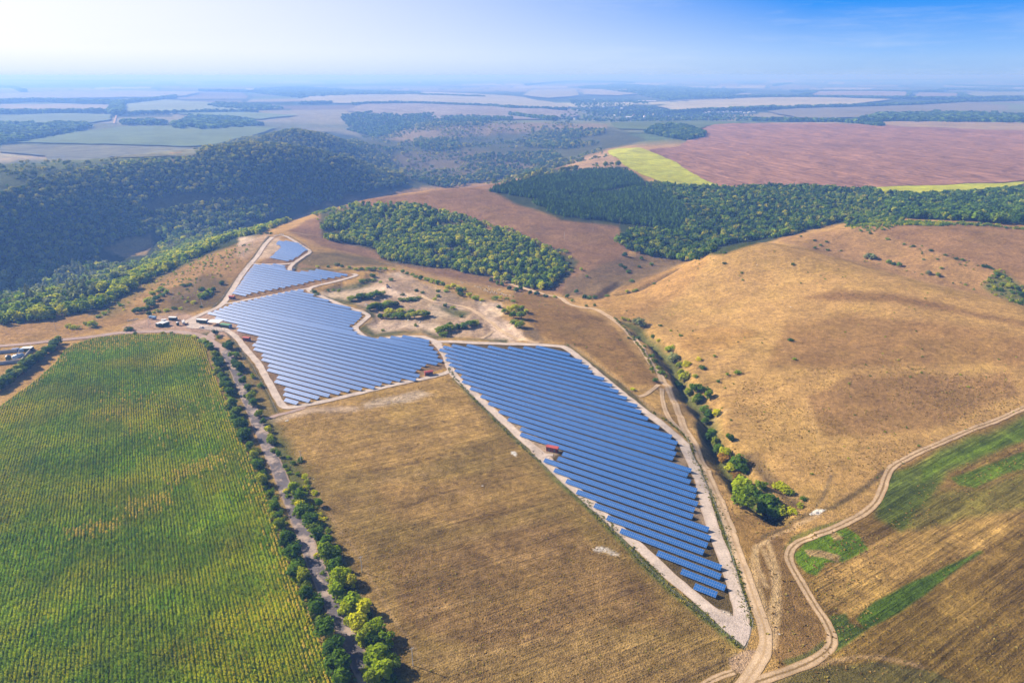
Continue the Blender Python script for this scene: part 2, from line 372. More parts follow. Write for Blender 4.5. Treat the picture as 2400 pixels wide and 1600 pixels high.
region('d', [(730,480),(960,480),(1080,520),(1220,555),(1330,600),(1290,650),(1250,668),(1060,620),(900,602),(860,580),(740,545)], (.085, .082, .03), 8, 8, 20)
region('d', [(1790,548),(1960,520),(2060,512),(2200,512),(2420,520),(2420,720),(2150,655),(1950,602),(1850,572)], (.31, .185, .072), 6, 5, 30)
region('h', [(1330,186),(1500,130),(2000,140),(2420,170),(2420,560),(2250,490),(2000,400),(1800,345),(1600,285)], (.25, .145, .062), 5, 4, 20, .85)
region('h', [(2050,560),(2200,440),(2352,560),(2400,700),(2250,660),(2100,610)], (.12, .12, .035), 12, 10, 20)
region('d', [(235,572),(290,545),(345,540),(352,560),(335,585),(285,590)], (.36, .25, .11), 4, 5, 20)
region('z3', [(650,640),(800,600),(1000,600),(1230,595),(1240,610),(1000,630),(820,660),(700,690)], (.15, .13, .055), 5, 5, 20)
region('z2', [(960,400),(1100,310),(1300,300),(1500,330),(1760,410),(1440,425),(980,430)], (.15, .112, .042), 8, 8, 16, .9)
region('d', [(-300,345),(0,338),(480,342),(560,322),(620,302),(700,292),(840,300),(820,285),(640,282),(0,288),(-300,290)], (.15, .16, .075), 6, 4, 60, rmin=1350)
for ln, w_, cc, am in (([(490,465),(600,435),(750,405),(880,385)], .9, (.13, .075, .03), .7), ([(560,492),(700,470),(830,452)], .8, (.15, .085, .035), .5), ([(640,690),(700,668),(800,640),(880,618),(940,604)], 1.3, (.12, .07, .03), .75), ([(560,600),(700,570),(850,545)], .9, (.15, .085, .035), .5),
                       ([(690,940),(740,880),(800,835)], 2.2, (.50, .33, .15), .7), ([(720,990),(800,940),(900,915),(1000,905)], 1.2, (.16, .09, .04), .5), ([(700,800),(800,745),(960,735),(1100,700)], 1.0, (.16, .09, .04), .5), ([(480,440),(560,400),(700,365)], 1.4, (.48, .31, .13), .5),
                       ([(1060,470),(1150,440),(1300,420)], 1.2, (.2, .12, .05), .4), ([(620,640),(700,610),(860,590)], 1.2, (.47, .30, .13), .5)):
    along('g', ln, w_, cc, am, .8)
for ln in ([(1000,258),(1140,192)], [(1320,205),(1600,290),(1800,345),(2000,400),(2200,480)], [(1790,440),(1950,388)]): along('h', ln, 1.2, (.16, .10, .042), .6, .7)
# dome: darker and paler patches
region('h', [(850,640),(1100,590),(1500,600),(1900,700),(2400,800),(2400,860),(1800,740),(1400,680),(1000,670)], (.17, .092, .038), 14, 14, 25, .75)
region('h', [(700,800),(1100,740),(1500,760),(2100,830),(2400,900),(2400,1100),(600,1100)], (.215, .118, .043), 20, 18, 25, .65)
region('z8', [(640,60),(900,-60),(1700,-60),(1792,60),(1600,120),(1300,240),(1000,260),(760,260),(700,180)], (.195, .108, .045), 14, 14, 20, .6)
region('g', [(480,380),(700,330),(1000,360),(880,440),(600,480),(520,470)], (.37, .21, .065), 8, 8, 20, .7)
region('d', [(1340,690),(1480,640),(1640,580),(1560,680),(1450,740)], (.35, .20, .065), 8, 6, 20, .6)
# brown meadow in front
region('d', [(640,975),(860,905),(1040,870),(1250,1050),(1500,1300),(1700,1500),(1720,1568),(1750,1750),(900,1750),(760,1400),(650,1100)], BROWN, 6, 5, 10)
region('d', [(620,960),(760,905),(1020,865),(1060,900),(1120,1000),(1000,1060),(780,1090),(680,1060)], (.34, .215, .070), 22, 18, 15, .85)
region('d', [(860,1110),(1180,1080),(1260,1130),(1100,1200),(900,1190)], (.27, .165, .058), 22, 18, 15, .6)
region('d', [(900,1290),(1300,1180),(1480,1330),(1560,1440),(1100,1490),(930,1420)], (.20, .122, .048), 25, 20, 15, .75)
region('d', [(980,1500),(1400,1430),(1640,1500),(1700,1560),(1000,1640)], (.27, .175, .068), 16, 14, 15, .6)
region('d', [(830,925),(960,898),(1000,905),(900,930),(840,940)], (.5, .4, .3), 6, 8, 8, .7)
along('z7', [(300,100),(420,60),(560,25),(800,20)], 5, (.5, .38, .27), .7)
# slope between the plant and the ravine
region('d', [(1180,640),(1290,690),(1400,740),(1500,860),(1520,890),(1440,880),(1330,800),(1240,770),(1180,700)], (.20, .115, .038), 8, 6, 20, .8)
region('d', [(1520,920),(1600,1020),(1690,1180),(1760,1180),(1850,1190),(1800,1250),(1740,1340),(1700,1250),(1640,1100)], (.25, .145, .046), 6, 6, 12, .8)
region('d', [(1720,1230),(1800,1235),(1830,1300),(1890,1420),(1900,1500),(1800,1550),(1755,1450),(1740,1330)], (.16, .095, .035), 8, 8, 12, .85)
# plant enclosures: trampled pale earth, thin grass, darkened ground between the near rows
region('d', [(500,735),(560,690),(690,668),(830,760),(870,775),(1000,775),(1040,840),(960,865),(640,935),(600,860),(560,790)], (.23, .15, .085), 3, 3, 8)
region('d', [(530,690),(590,610),(640,570),(700,560),(720,580),(690,605),(820,630),(700,668),(540,700)], (.25, .155, .08), 3, 3, 8)
region('z2', [(770,180),(860,190),(850,220),(880,265),(780,350),(690,360),(650,390),(690,320)], (.46, .34, .23), 6, 6, 8)
region('z1', [(1650,170),(1850,150),(1830,200),(1680,330),(1620,290)], (.50, .38, .28), 8, 6, 8)
region('d', [(1030,785),(1300,792),(1430,880),(1560,1010),(1600,1120),(1640,1250),(1700,1430),(1640,1440),(1500,1290),(1250,1060),(1080,870)], (.10, .072, .028), 3, 3, 6)  # ground darkened to paint deeper shade into the gaps between rows
region('z5', [(210,350),(330,460),(500,620),(700,830),(830,960),(920,900),(700,760),(520,600),(330,440),(260,360)], (.42, .31, .22), 6, 6, 8, .8)
for q in ([(1780,930),(1690,980),(1740,1010),(1800,1000)], [(1870,1180),(1820,1330),(1900,1420),(1950,1500),(1930,1300)]): region('z5', q, (.40, .29, .20), 8, 8, 6, .6)
region('z6', [(1380,1070),(1450,1090),(1490,1130),(1440,1140)], (.5, .42, .36), 3, 3, 4, .9)
# site yard, spur
region('s', [(-100,640),(100,520),(560,420),(1000,390),(1150,470),(1600,230),(1500,420),(2000,600),(1900,800),(1400,800),(700,660),(100,720)], (.40, .27, .20), 8, 6, 10, .9)
region('s', [(560,160),(1100,60),(1700,0),(1500,250),(1280,300),(1050,380),(560,350)], (.15, .115, .05), 10, 10, 14, .85)
region('d', [(0,748),(230,716),(330,655),(440,606),(600,545),(640,540),(560,620),(500,690),(420,700),(320,730),(150,775),(0,790)], (.28, .165, .062), 6, 5, 20, .6)
along('z1', [(720,700),(930,540),(1130,430),(1350,280),(1560,190)], 12, GRN, .35, .9)
region('z1', [(0,700),(500,690),(620,700),(500,720),(0,770)], (.36, .23, .08), 5, 4, 10, .6)
region('d', [(940,0)]*3, DRY) if 0 else None
# quarry
region('q', [(90,340),(220,290),(480,280),(640,190),(700,140),(900,150),(1060,230),(1300,310),(1500,400),(1800,440),(1850,560),(2000,660),(2100,790),(2250,820),(1700,800),(1240,780),(1080,720),(600,760),(540,640),(620,580),(540,500),(380,420),(180,400)], (.36, .255, .165), 8, 10, 8)
for q in ([(100,345),(230,300),(480,290),(760,280),(1050,380),(900,410),(760,380),(400,400),(230,410)], [(690,150),(880,150),(900,190),(740,180)],
          [(570,680),(700,610),(900,620),(1250,640),(1240,760),(1100,690),(700,730),(600,710)], [(1650,790),(1780,720),(1700,590),(1900,620),(2100,790),(1900,820)],
          [(1150,450),(1320,450),(1500,500),(1400,590),(1180,600)], [(1600,430),(1840,450),(1880,560),(1760,600),(1640,520)]):
    region('q', q, PALE, 8, 10, 8, .85)
for q in ([(150,320),(480,250),(720,230),(560,300),(300,350)], [(100,380),(400,430),(560,500),(560,560),(640,600),(480,690),(620,770),(1080,720),(900,700),(640,750),(560,660),(660,570),(600,500),(240,420)],
          [(1180,460),(1330,470),(1560,530),(1500,590),(1380,580)], [(1080,700),(1210,780),(1900,830),(1900,790),(1500,770),(1240,760)]):
    region('q', q, (.085, .092, .028), 8, 8, 8, .9)
region('q', [(2050,650),(2200,690),(2260,800),(2150,810),(2060,760)], (.16, .115, .065), 8, 8, 8, .9)
# roadside verges, ditch grass by the plant roads
along('z5', [(190,400),(330,540),(560,770),(780,970),(900,1110)], 2.2, (.13, .14, .035), .8)
along('z6', [(330,230),(590,470),(760,640),(900,790),(1080,960),(1280,1120),(1500,1300)], 2.6, (.09, .125, .03), .9)
along('z6', [(1180,10),(1280,210),(1370,420),(1440,620),(1500,850),(1560,1060),(1590,1180)], 2.4, (.085, .115, .03), .9)
along('z5', [(960,165),(1200,340),(1400,510),(1560,640),(1760,770),(1830,900)], 1.8, (.13, .12, .055), .7)
along('d', [(470,770),(540,860),(600,960),(660,1060),(700,1180),(760,1320),(840,1480),(900,1600)], 8, (.10, .11, .032), .9, .5)
along('d', [(530,790),(580,880),(620,950)], 12, (.16, .13, .045), .7, .6)
along('z7', [(740,1570),(700,1400),(600,1180),(525,985),(465,860),(395,690),(295,440),(250,295),(200,200),(130,60)], 4.5, (.075, .085, .025), .9, .6)
along('z7', [(960,1550),(860,1350),(770,1150),(700,1000),(640,840),(560,660),(490,530),(450,470)], 6, (.09, .095, .028), .9, .6)
along('r', [(395,1350),(330,1160),(280,1040),(240,880),(170,720),(120,640),(80,490),(30,350)], 4.5, (.075, .085, .025), .9, .6)
# ravine and gullies
for pl, w_ in ((RAV, 8),):
    d, s, a = seg_d(GX, GY, pl); put((.09, .11, .03), np.where(ok, np.clip(1.25 - d / (w_ * (1 + .5 * fbm(GX, GY, 12, 63, 3))), 0, 1), 0) * .9)
    put((.50, .31, .13), np.where(ok & (s < 0), np.clip(1 - np.abs(d - 15) / 8, 0, 1), 0) * np.clip(fbm(GX, GY, 16, 64, 3) * 3 + .2, 0, 1) * .7)
for pl in (RAV2, RAV3, RAV4):
    d, s, a = seg_d(GX, GY, pl); put((.12, .085, .045), np.where(ok, np.clip(1.2 - d / 7, 0, 1), 0) * .8)
# lawn and stubble patches right of the lower track
region('z8', [(570,870),(660,790),(800,750),(1000,640),(1030,560),(1070,480),(1350,320),(1900,100),(2900,-260),(2900,1900),(380,1700),(700,1450),(790,1330),(700,1150),(600,980)], (.21, .13, .038), 6, 3, 10)
region('z8', [(800,900),(1000,830),(1300,700),(1560,640),(1792,560),(1792,700),(1560,860),(1200,1000),(1000,1140),(860,1210),(760,1150),(690,1060)], (.33, .205, .065), 14, 10, 12, .85)
region('z8', [(880,1260),(1100,1200),(1400,1020),(1800,760),(2900,300),(2900,1900),(500,1700),(820,1400)], (.165, .105, .026), 14, 14, 12, .8)
region('z8', [(1150,760),(1350,560),(1560,560),(1792,460),(1850,640),(1500,700),(1250,760)], (.15, .14, .028), 18, 16, 12, .75)
G1 = (.085, .135, .010)
DITCH = (.065, .07, .03)
along('z2', [(335,738),(400,682),(470,585),(560,470),(640,365),(720,255),(775,180)], 2.6, DITCH, .9)
along('z2', [(440,930),(560,1100),(680,1260),(790,1480),(830,1560)], 1.6, DITCH, .8)
along('z2', [(1110,310),(1050,358),(985,408),(975,450)], 2.4, DITCH, .8)
along('z2', [(880,172),(960,192),(1040,242)], 2.0, DITCH, .5)
region('z2', [(980,430),(1200,440),(1440,430),(1700,425),(1700,440),(1440,445),(1200,455)], (.07, .085, .025), 3, 4, 8, .8)
region('z2', [(0,600),(250,480),(420,510),(460,560),(350,720),(200,760),(0,740)], (.13, .095, .042), 10, 10, 14, .8)
region('z8', [(1080,490),(1350,330),(1792,170),(2600,-90),(2600,60),(1900,290),(1640,370),(1400,470),(1350,540),(1250,640),(1150,760),(1010,700),(1030,600)], (.095, .13, .018), 16, 16, 10, .9)
region('z8', [(1250,440),(1400,360),(1792,215),(1900,180),(1900,280),(1640,360),(1400,430),(1260,520)], G1, 10, 10, 10, .7)
region('z8', [(1040,520),(1200,470),(1280,560),(1200,640),(1060,660)], (.09, .12, .022), 10, 12, 10, .6)
region('z8', [(1400,492),(1600,420),(1900,300),(2500,90),(2500,220),(1900,420),(1700,470),(1540,546),(1450,530)], G1, 6, 7, 10, .95)
region('z8', [(575,890),(640,830),(760,785),(860,740),(930,790),(965,862),(900,900),(840,935),(760,940),(700,1010),(650,1000),(600,950)], (.095, .155, .010), 5, 9, 8)
for q in ([(770,780),(800,775),(840,810),(800,820)], [(640,870),(720,870),(830,900),(820,940),(740,910),(660,900)]): region('z8', q, (.33, .23, .10), 3, 3, 6)
region('z8', [(905,1230),(1000,1150),(1110,1090),(1250,1020),(1350,970),(1560,870),(1580,880),(1330,1050),(1200,1150),(1060,1235),(960,1290)], (.06, .098, .010), 6, 8, 8)
region('z8', [(760,1215),(860,1200),(880,1250),(960,1290),(850,1380),(800,1420),(770,1400),(795,1330)], (.06, .10, .015), 6, 8, 8, .9)
region('z8', [(530,860),(570,800),(640,770),(880,690),(890,710),(760,765),(640,810),(580,845),(552,900),(540,900)], (.13, .145, .028), 4, 4, 8, .8)
region('z8', [(430,1540),(700,1470),(1000,1460),(1300,1500),(1500,1600),(430,1640)], (.085, .085, .026), 8, 8, 8, .7)
region('z8', [(520,1450),(650,1400),(740,1330),(760,1380),(690,1430),(560,1490)], (.09, .10, .025), 6, 6, 8, .8)
# loose tracks worn into the grass
for ln in ([(390,850),(362,930),(390,1040),(425,1140),(430,1230)], [(425,870),(470,980),(485,1080),(455,1260),(430,1400)], [(380,860),(395,960),(440,1060)], [(400,850),(510,780),(640,720),(720,680)],
           [(450,830),(500,1000),(500,1200),(470,1380)]):
    along('z8', ln, 1.5, (.46, .32, .17), .75)
along('z8', [(420,800),(560,735),(800,640),(960,540),(1060,455),(1130,415)], 1.8, (.10, .075, .035), .8)
along('z8', [(640,60),(690,220),(760,400),(780,480),(730,600),(700,650)], 1.0, (.40, .26, .12), .35)
along('z8', [(780,480),(740,590),(700,640)], 1.2, (.15, .11, .06), .6)
along('g', [(1110,200),(1100,400),(1200,600),(1290,800),(1300,950)], 1.0, (.40, .25, .10), .28)
region('z8', [(668,680),(700,655),(750,660),(710,685)], (.75, .7, .64), 1.5, 1.5, 4)
region('z8', [(240,1440),(330,1395),(400,1390),(390,1470),(330,1530),(250,1500)], (.40, .27, .18), 6, 5, 8, .9)
region('z6', [(540,670),(600,650),(670,680),(710,720),(640,700),(560,690)], (.55, .48, .42), 2, 5, 3, .9)
region('z5', [(590,910),(620,915),(610,930),(595,925)], (.7, .68, .66), 1, 1, 3, .9)
along('z6', [(1040,1600),(1250,1490),(1420,1420),(1400,1350)], 1.0, (.09, .06, .03), .8)
along('z8', [(560,1500),(800,1450),(930,1430),(1050,1432),(1250,1480)], 1.4, (.36, .24, .12), .6)
along('z7', [(490,270),(560,470),(700,680),(830,860),(900,1000),(1000,1180),(1120,1340),(1200,1500)], .9, (.30, .2, .10), .5)
for y0 in (700, 830, 915, 1140, 1290): pass
for ln in ([(0,950),(200,905),(450,840)], [(0,1180),(150,1140),(380,1050)], [(200,1400),(500,1330),(740,1280)], [(-150,1290),(100,1190),(250,1160)]): along('z5', ln, .9, (.10, .062, .03), .6)
for ln in ([(560,455),(800,405),(1100,330),(1447,240)], [(20,1250),(300,1120),(620,1000),(860,930)]): along('z7' if ln[0][0] == 560 else 'z6', ln, .9, (.09, .058, .028), .6)
for k in range(26):                           # old mowing lines across the brown meadow
    y0 = 985 + k * 23 + rng.uniform(-6, 6); x0 = 640 + (y0 - 975) * .42 + rng.uniform(0, 200); L = rng.uniform(200, 520)
    along('d', [(x0, y0), (x0 + L * .5, y0 - L * .085), (x0 + L, y0 - L * .2)], .7, (.10, .062, .03) if k % 3 else (.33, .22, .1), rng.uniform(.25, .55))
del PXg, PYg, DEPg

C = C * KA
m_ground = earth('dry_ground', attr='Col', bump=.9, dots=.55, var=((.012, .14), (.06, .2), (.3, .3), (1.3, .34)), tint=(.82, .92, .6), tamt=.35)
nA, nR = GX.shape
V = np.stack([GX, GY, GZ], -1).reshape(-1, 3)
ii = np.arange(nA)[:, None] * nR + np.arange(nR - 1)[None]; jj = ((np.arange(nA) + 1) % nA)[:, None] * nR + np.arange(nR - 1)[None]
F = np.stack([ii, ii + 1, jj + 1, jj], -1).reshape(-1, 4)
V = np.concatenate([V, [[0, 0, 0]]]); me = npmesh('ground', V, F, m_ground, True)
ca2 = me.color_attributes.new('Col', 'FLOAT_COLOR', 'POINT')
ca2.data.foreach_set('color', np.concatenate([np.concatenate([C.reshape(-1, 3), np.ones((nA * nR, 1))], 1), [[.2, .1, .05, 1]]]).astype(np.float32).ravel())
ground = struct(obj('ground', me))

def off(x, y, k=1.0): r_ = np.hypot(x, y); return k * (.05 + np.minimum(r_, 1200) * .00022 + np.maximum(r_ - 1200, 0) * .0006)
def dens(pl, step, closed=True):
    out = []; q = list(pl) + ([pl[0]] if closed else [])
    for (x0, y0), (x1, y1) in zip(q[:-1], q[1:]):
        n = max(1, int(math.hypot(x1 - x0, y1 - y0) / step)); out += [(x0 + (x1 - x0) * i / n, y0 + (y1 - y0) * i / n) for i in range(n)]
    if not closed: out.append(q[-1])
    return out
def smooth_line(pl, step):
    out = []; n = len(pl)
    for i in range(n - 1):
        p0 = pl[max(i - 1, 0)]; p1 = pl[i]; p2 = pl[i + 1]; p3 = pl[min(i + 2, n - 1)]
        m = max(2, int(math.hypot(p2[0] - p1[0], p2[1] - p1[1]) / step))
        for k in range(m):
            t = k / m; out.append(tuple(.5 * (2 * p1[j] + (p2[j] - p0[j]) * t + (2 * p0[j] - 5 * p1[j] + 4 * p2[j] - p3[j]) * t * t + (3 * p1[j] - p0[j] - 3 * p2[j] + p3[j]) * t ** 3) for j in (0, 1)))
    out.append(tuple(pl[-1][:2])); return out
def sheet(name, poly, mat, step=4.0, jit=.8, lift=None, k=1.0, sub=2, skirt=0):
    poly = [p[:2] for p in poly]; b = np.array(dens(poly, step)); n = len(b)
    nx = fbm(b[:, 0], b[:, 1], step * 3, 41, 3) * jit * 2; ny = fbm(b[:, 0] + 999, b[:, 1], step * 3, 42, 3) * jit * 2
    b = b + np.stack([nx, ny], 1)
    x0, y0 = b.min(0); x1, y1 = b.max(0)
    gx = GX[::sub, ::sub].ravel(); gy = GY[::sub, ::sub].ravel(); s = (gx > x0) & (gx < x1) & (gy > y0) & (gy < y1)
    gx, gy = gx[s], gy[s]; pb = [tuple(p) for p in b]
    ins = polysd(gx, gy, pb[::max(1, n // 400)]) > step * .4 if len(gx) else np.zeros(0, bool)
    pts = [Vector(p) for p in pb] + [Vector((a, c)) for a, c in zip(gx[ins], gy[ins])]
    r_ = delaunay_2d_cdt(pts, [(i, (i + 1) % n) for i in range(n)], [], 1, 1e-4)
    v = np.array([(p.x, p.y) for p in r_[0]]); z = HZ(v[:, 0], v[:, 1]) + (off(v[:, 0], v[:, 1], k) if lift is None else lift)
    vv = [(a, c, d) for (a, c), d in zip(v, z)]; ff = [tuple(f) for f in r_[2]]
    ff = [f if (Vector(vv[f[1]]) - Vector(vv[f[0]])).cross(Vector(vv[f[2]]) - Vector(vv[f[0]])).z > 0 else f[::-1] for f in ff]
    return struct(mesh(name, vv, ff, mat, smooth=True))
def paint_from_ground(o):
    me = o.data; co_ = np.zeros(len(me.vertices) * 3, np.float32); me.vertices.foreach_get('co', co_); co_ = co_.reshape(-1, 3)
    a = np.interp(np.arctan2(co_[:, 0], co_[:, 1]), ANG, np.arange(nA)); r = np.interp(np.hypot(co_[:, 0], co_[:, 1]), RAD, np.arange(nR)); i = np.clip(a.astype(int), 0, nA - 2); j = np.clip(r.astype(int), 0, nR - 2); fa = (a - i)[:, None]; fb = (r - j)[:, None]
    c = (C[i, j] * (1 - fb) + C[i, j + 1] * fb) * (1 - fa) + (C[i + 1, j] * (1 - fb) + C[i + 1, j + 1] * fb) * fa
    at_ = me.color_attributes.new('Col', 'FLOAT_COLOR', 'POINT'); at_.data.foreach_set('color', np.column_stack([c, np.ones(len(c))]).astype(np.float32).ravel()); return o
def azim(f, p, q): A_, B_ = PP(f, [p, q]); return math.atan2(B_[0] - A_[0], B_[1] - A_[1])
def ribbon(name, line, width, mat, step=2.2, jit=.38, k=1.6, world=False, taper=False):
    pl = line if world else [p[:2] for p in line]; c = np.array(smooth_line(pl, step)); n = len(c)
    d = np.gradient(c, axis=0); d /= np.linalg.norm(d, axis=1)[:, None] + 1e-9; nr = np.stack([-d[:, 1], d[:, 0]], 1)
    w = (np.interp(np.linspace(0, 1, n), np.linspace(0, 1, len(width)), width) if hasattr(width, '__len__') else np.full(n, width)) / 2
    wl = w + fbm(c[:, 0], c[:, 1], 6, 81, 3) * jit * 1.6; wr = w + fbm(c[:, 0], c[:, 1], 6, 88, 3) * jit * 1.6
    cols = [c + nr * (wl * q)[:, None] if q > 0 else c + nr * (wr * q)[:, None] for q in (-1, -.5, 0, .5, 1)]
    vv = []
    for i in range(n):
        for j, q in enumerate(cols):
            x, y = q[i]; vv.append((x, y, 0))
    vv = np.array(vv); vv[:, 2] = HZ(vv[:, 0], vv[:, 1]) + off(vv[:, 0], vv[:, 1], k)
    F = np.array([(i * 5 + j, (i + 1) * 5 + j, (i + 1) * 5 + j + 1, i * 5 + j + 1) for i in range(n - 1) for j in range(4)])
    me = npmesh(name, vv, F[:, ::-1], mat, True)
    uv = me.uv_layers.new(name='UVMap'); arc = np.concatenate([[0], np.cumsum(np.linalg.norm(np.diff(c, axis=0), axis=1))])
    li = np.zeros(len(me.loops), np.int32); me.loops.foreach_get('vertex_index', li)
    U = np.stack([(li % 5) / 4.0, arc[li // 5]], 1); uv.data.foreach_set('uv', U.astype(np.float32).ravel())
    return struct(obj(name, me))
def roadmat(name, col, edge, ruts=0.0, patch=None, grass=None):
    col, edge = (tuple(x * KA for x in q) for q in (col, edge)); m, nt = mat_new(name); N = NT(nt); tc = N.n('ShaderNodeTexCoord'); v = tc.outputs['Object']; uv = N.n('ShaderNodeSeparateXYZ'); N.l(tc.outputs['UV'], uv.inputs[0])
    c = N.mix(1.0, col, N.ramp(N.noise(v, .12, 4), .3, .7, .78, 1.2), 'MULTIPLY'); c = N.mix(1.0, c, N.ramp(N.noise(v, 1.1, 3), .3, .7, .82, 1.18), 'MULTIPLY')
    if patch: c = N.mix(N.ramp(N.noise(v, .09, 4, .65), .5, .6), c, patch)
    a = N.math('ABSOLUTE', N.math('SUBTRACT', uv.outputs[0], .5)); a = N.math('ADD', a, N.math('MULTIPLY', N.math('SUBTRACT', N.noise(v, .5, 3), .5), .25))
    if ruts: c = N.mix(N.ramp(N.math('ABSOLUTE', N.math('SUBTRACT', a, .02)), .02, .13, ruts, 0), c, grass)
    c = N.mix(N.ramp(a, .36, .47), c, edge)
    b = N.n('ShaderNodeBsdfPrincipled', i_Roughness=.95); b.inputs['Specular IOR Level'].default_value = .1; N.l(c, b.inputs['Base Color'])
    bp = N.n('ShaderNodeBump', i_Strength=.4, i_Distance=.3); N.l(N.noise(v, 1.5, 3), bp.inputs['Height']); N.l(bp.outputs[0], b.inputs['Normal'])
    N.out(b.outputs[0]); return m
m_gravel = roadmat('pale_gravel', (.50, .415, .35), (.43, .335, .26))
m_asph = roadmat('worn_asphalt', (.135, .12, .125), (.30, .22, .16), patch=(.30, .235, .195))
m_conc = roadmat('pale_hardcore', (.36, .26, .21), (.31, .21, .15), patch=(.29, .22, .185))
m_track = roadmat('rutted_track', (.46, .33, .20), (.34, .22, .105), .95, grass=(.15, .095, .035))
m_track2 = roadmat('chalky_track', (.52, .38, .24), (.46, .32, .18), .5, grass=(.27, .17, .07))
GV = dict(attr='Col', bump=.9, dots=.55, tint=(.82, .92, .6), tamt=.35)
m_meadow = earth('mown_meadow', var=((.012, .22), (.06, .28), (.3, .34), (1.3, .42)), stripes=((azim('z7', (560, 455), (1447, 240)), 5.5, .12), (azim('z7', (560, 455), (1447, 240)), 1.8, .09)), **GV)
paint_from_ground(sheet('brown_meadow', PP('d', [(652,985),(760,945),(870,918),(1030,880),(1075,905),(1130,965),(1230,1065),(1330,1165),(1430,1270),(1530,1375),(1640,1460),(1690,1490),(1700,1530),(1650,1640),(950,1640),(900,1540),(830,1400),(770,1260),(710,1120)]), m_meadow, 3, 1.2, k=.8, sub=2))
azs = azim('z8', (960, 1280), (1560, 880))
m_stub = earth('stubble', var=((.012, .15), (.06, .22), (.3, .26), (1.3, .3)), stripes=((azs, 4.5, .34), (azs, 1.6, .3), (azs + 1.45, 7, .16)), **GV)
paint_from_ground(sheet('stubble_field', PP('z8', [(2900,-230),(2300,10),(1900,150),(1640,245),(1500,300),(1350,355),(1240,400),(1140,450),(1095,500),(1070,570),(1035,640),(975,695),(890,745),(770,800),(660,840),(610,870),(590,910),(610,965),(670,1060),(730,1160),(785,1250),(815,1330),(795,1400),(740,1460),(900,1470),(1000,1560),(900,1700),(2900,1900)]), m_stub, 2.5, .8, k=.8, sub=1))
m_pad = earth('gravel_pad', col=(.48, .40, .345), var=((.03, .1), (.12, .16), (.5, .14), (1.6, .16)), tint=(.9, .9, .95), bump=.4)
# roads
lnR = PP('z5', [(60,150),(200,150),(330,158),(600,165),(880,178),(960,195),(1050,262),(1200,390),(1350,512),(1500,630),(1650,742),(1740,820),(1800,930),(1850,1040),(1890,1140),(1930,1290),(1970,1430),(2020,1560)]) + PP('z6', [(1460,850),(1500,980),(1528,1070),(1530,1160)])
ribbon('gravel_road', lnR, 6.4, m_gravel)
lnL = PP('z6', [(1520,1200),(1330,1085),(1200,975),(1050,850),(900,705),(750,570),(600,435),(450,300),(300,160),(150,12)]) + PP('z5', [(840,962),(700,852),(560,722),(430,602),(300,482),(200,392),(165,340),(130,250),(90,190),(45,150)])
ribbon('gravel_road', lnL, 5.8, m_gravel, k=1.9)
sheet('gravel_turning_area', PP('t', [(905,1175),(830,1195),(730,1170),(640,1110),(590,1130),(700,1230),(800,1320),(990,1470),(1015,1400),(1050,1285),(1010,1235),(975,1110),(905,1110)]), m_pad, 1.5, .3, k=2.2, sub=1)
lnT = PP('z2', [(2120,1040),(2085,1010),(2020,985),(1950,970),(1800,972),(1680,985),(1600,993),(1530,978),(1470,930),(1455,898),(1490,868),(1540,825),(1555,803),(1500,775),(1400,745),(1300,705),(1170,650),(1105,620),(1088,600),(1120,580),(1200,560),(1350,525),(1440,498),(1460,487),(1435,478)])
ribbon('gravel_road', lnT, 5.4, m_gravel, k=2.2)
ribbon('gravel_road', PP('z2', [(1150,575),(1080,592),(1000,605),(900,625),(760,652),(600,682),(480,707),(420,712)]), 4.6, m_gravel, k=1.9)
ribbon('gravel_road', PP('z2', [(100,865),(140,845),(250,792),(370,742),(430,690),(480,612),(550,500),(620,410),(680,340),(740,250),(800,190)]), 6.0, m_gravel, k=1.7)
ribbon('gravel_road', PP('z2', [(810,180),(870,175),(940,200),(1020,250),(1095,303),(1040,345),(975,392),(940,425),(938,452)]), 5.0, m_gravel, k=2.0)
ribbon('gravel_road', PP('z2', [(985,388),(900,402),(760,403),(640,402)]), 4.4, m_gravel, k=2.3)
ribbon('gravel_road', PP('z2', [(400,905),(440,920),(520,980),(600,1080),(680,1170),(740,1270),(800,1380),(850,1470),(885,1515),(930,1528),(1050,1510),(1250,1470),(1500,1410),(1800,1340),(2000,1297),(2150,1262),(2200,1235)]), 5.2, m_gravel, k=2.0)
ribbon('gravel_road', PP('r', [(560,1215),(640,1215),(760,1212),(900,1165),(1100,1115),(1300,1050)]), 3.6, m_conc, k=1.4)
ribbon('gravel_road', PP('z5', [(780,950),(830,930),(870,930)]), 3.4, m_gravel, k=2.3)
lnA = PP('d', [(870,1610),(850,1568),(800,1462),(745,1345),(703,1240),(668,1150),(625,1050),(588,965),(557,890),(530,830),(512,800)])
ribbon('asphalt_road', lnA, 7.6, m_asph, k=1.5)
lnC = PP('s', [(1660,1040),(1500,930),(1320,820),(1100,755),(850,722),(600,712),(350,715),(100,725),(-200,745)]) + PP('d', [(200,775),(130,782),(60,790),(-40,798),(-200,808)])
ribbon('hardcore_road', lnC, [6.6, 7.5, 8, 7.5, 7, 6.5, 6, 6], m_conc, k=1.9)
ribbon('hardcore_road', PP('s', [(1450,850),(1420,790),(1480,720),(1560,660)]), 6.5, m_conc, k=1.3)
sheet('gravel_yard', PP('s', [(1000,650),(1060,540),(1160,480),(1240,590),(1560,640),(1690,690),(1640,720),(1420,690),(1250,670)]), m_pad, 2, .5, k=1.6, sub=1)
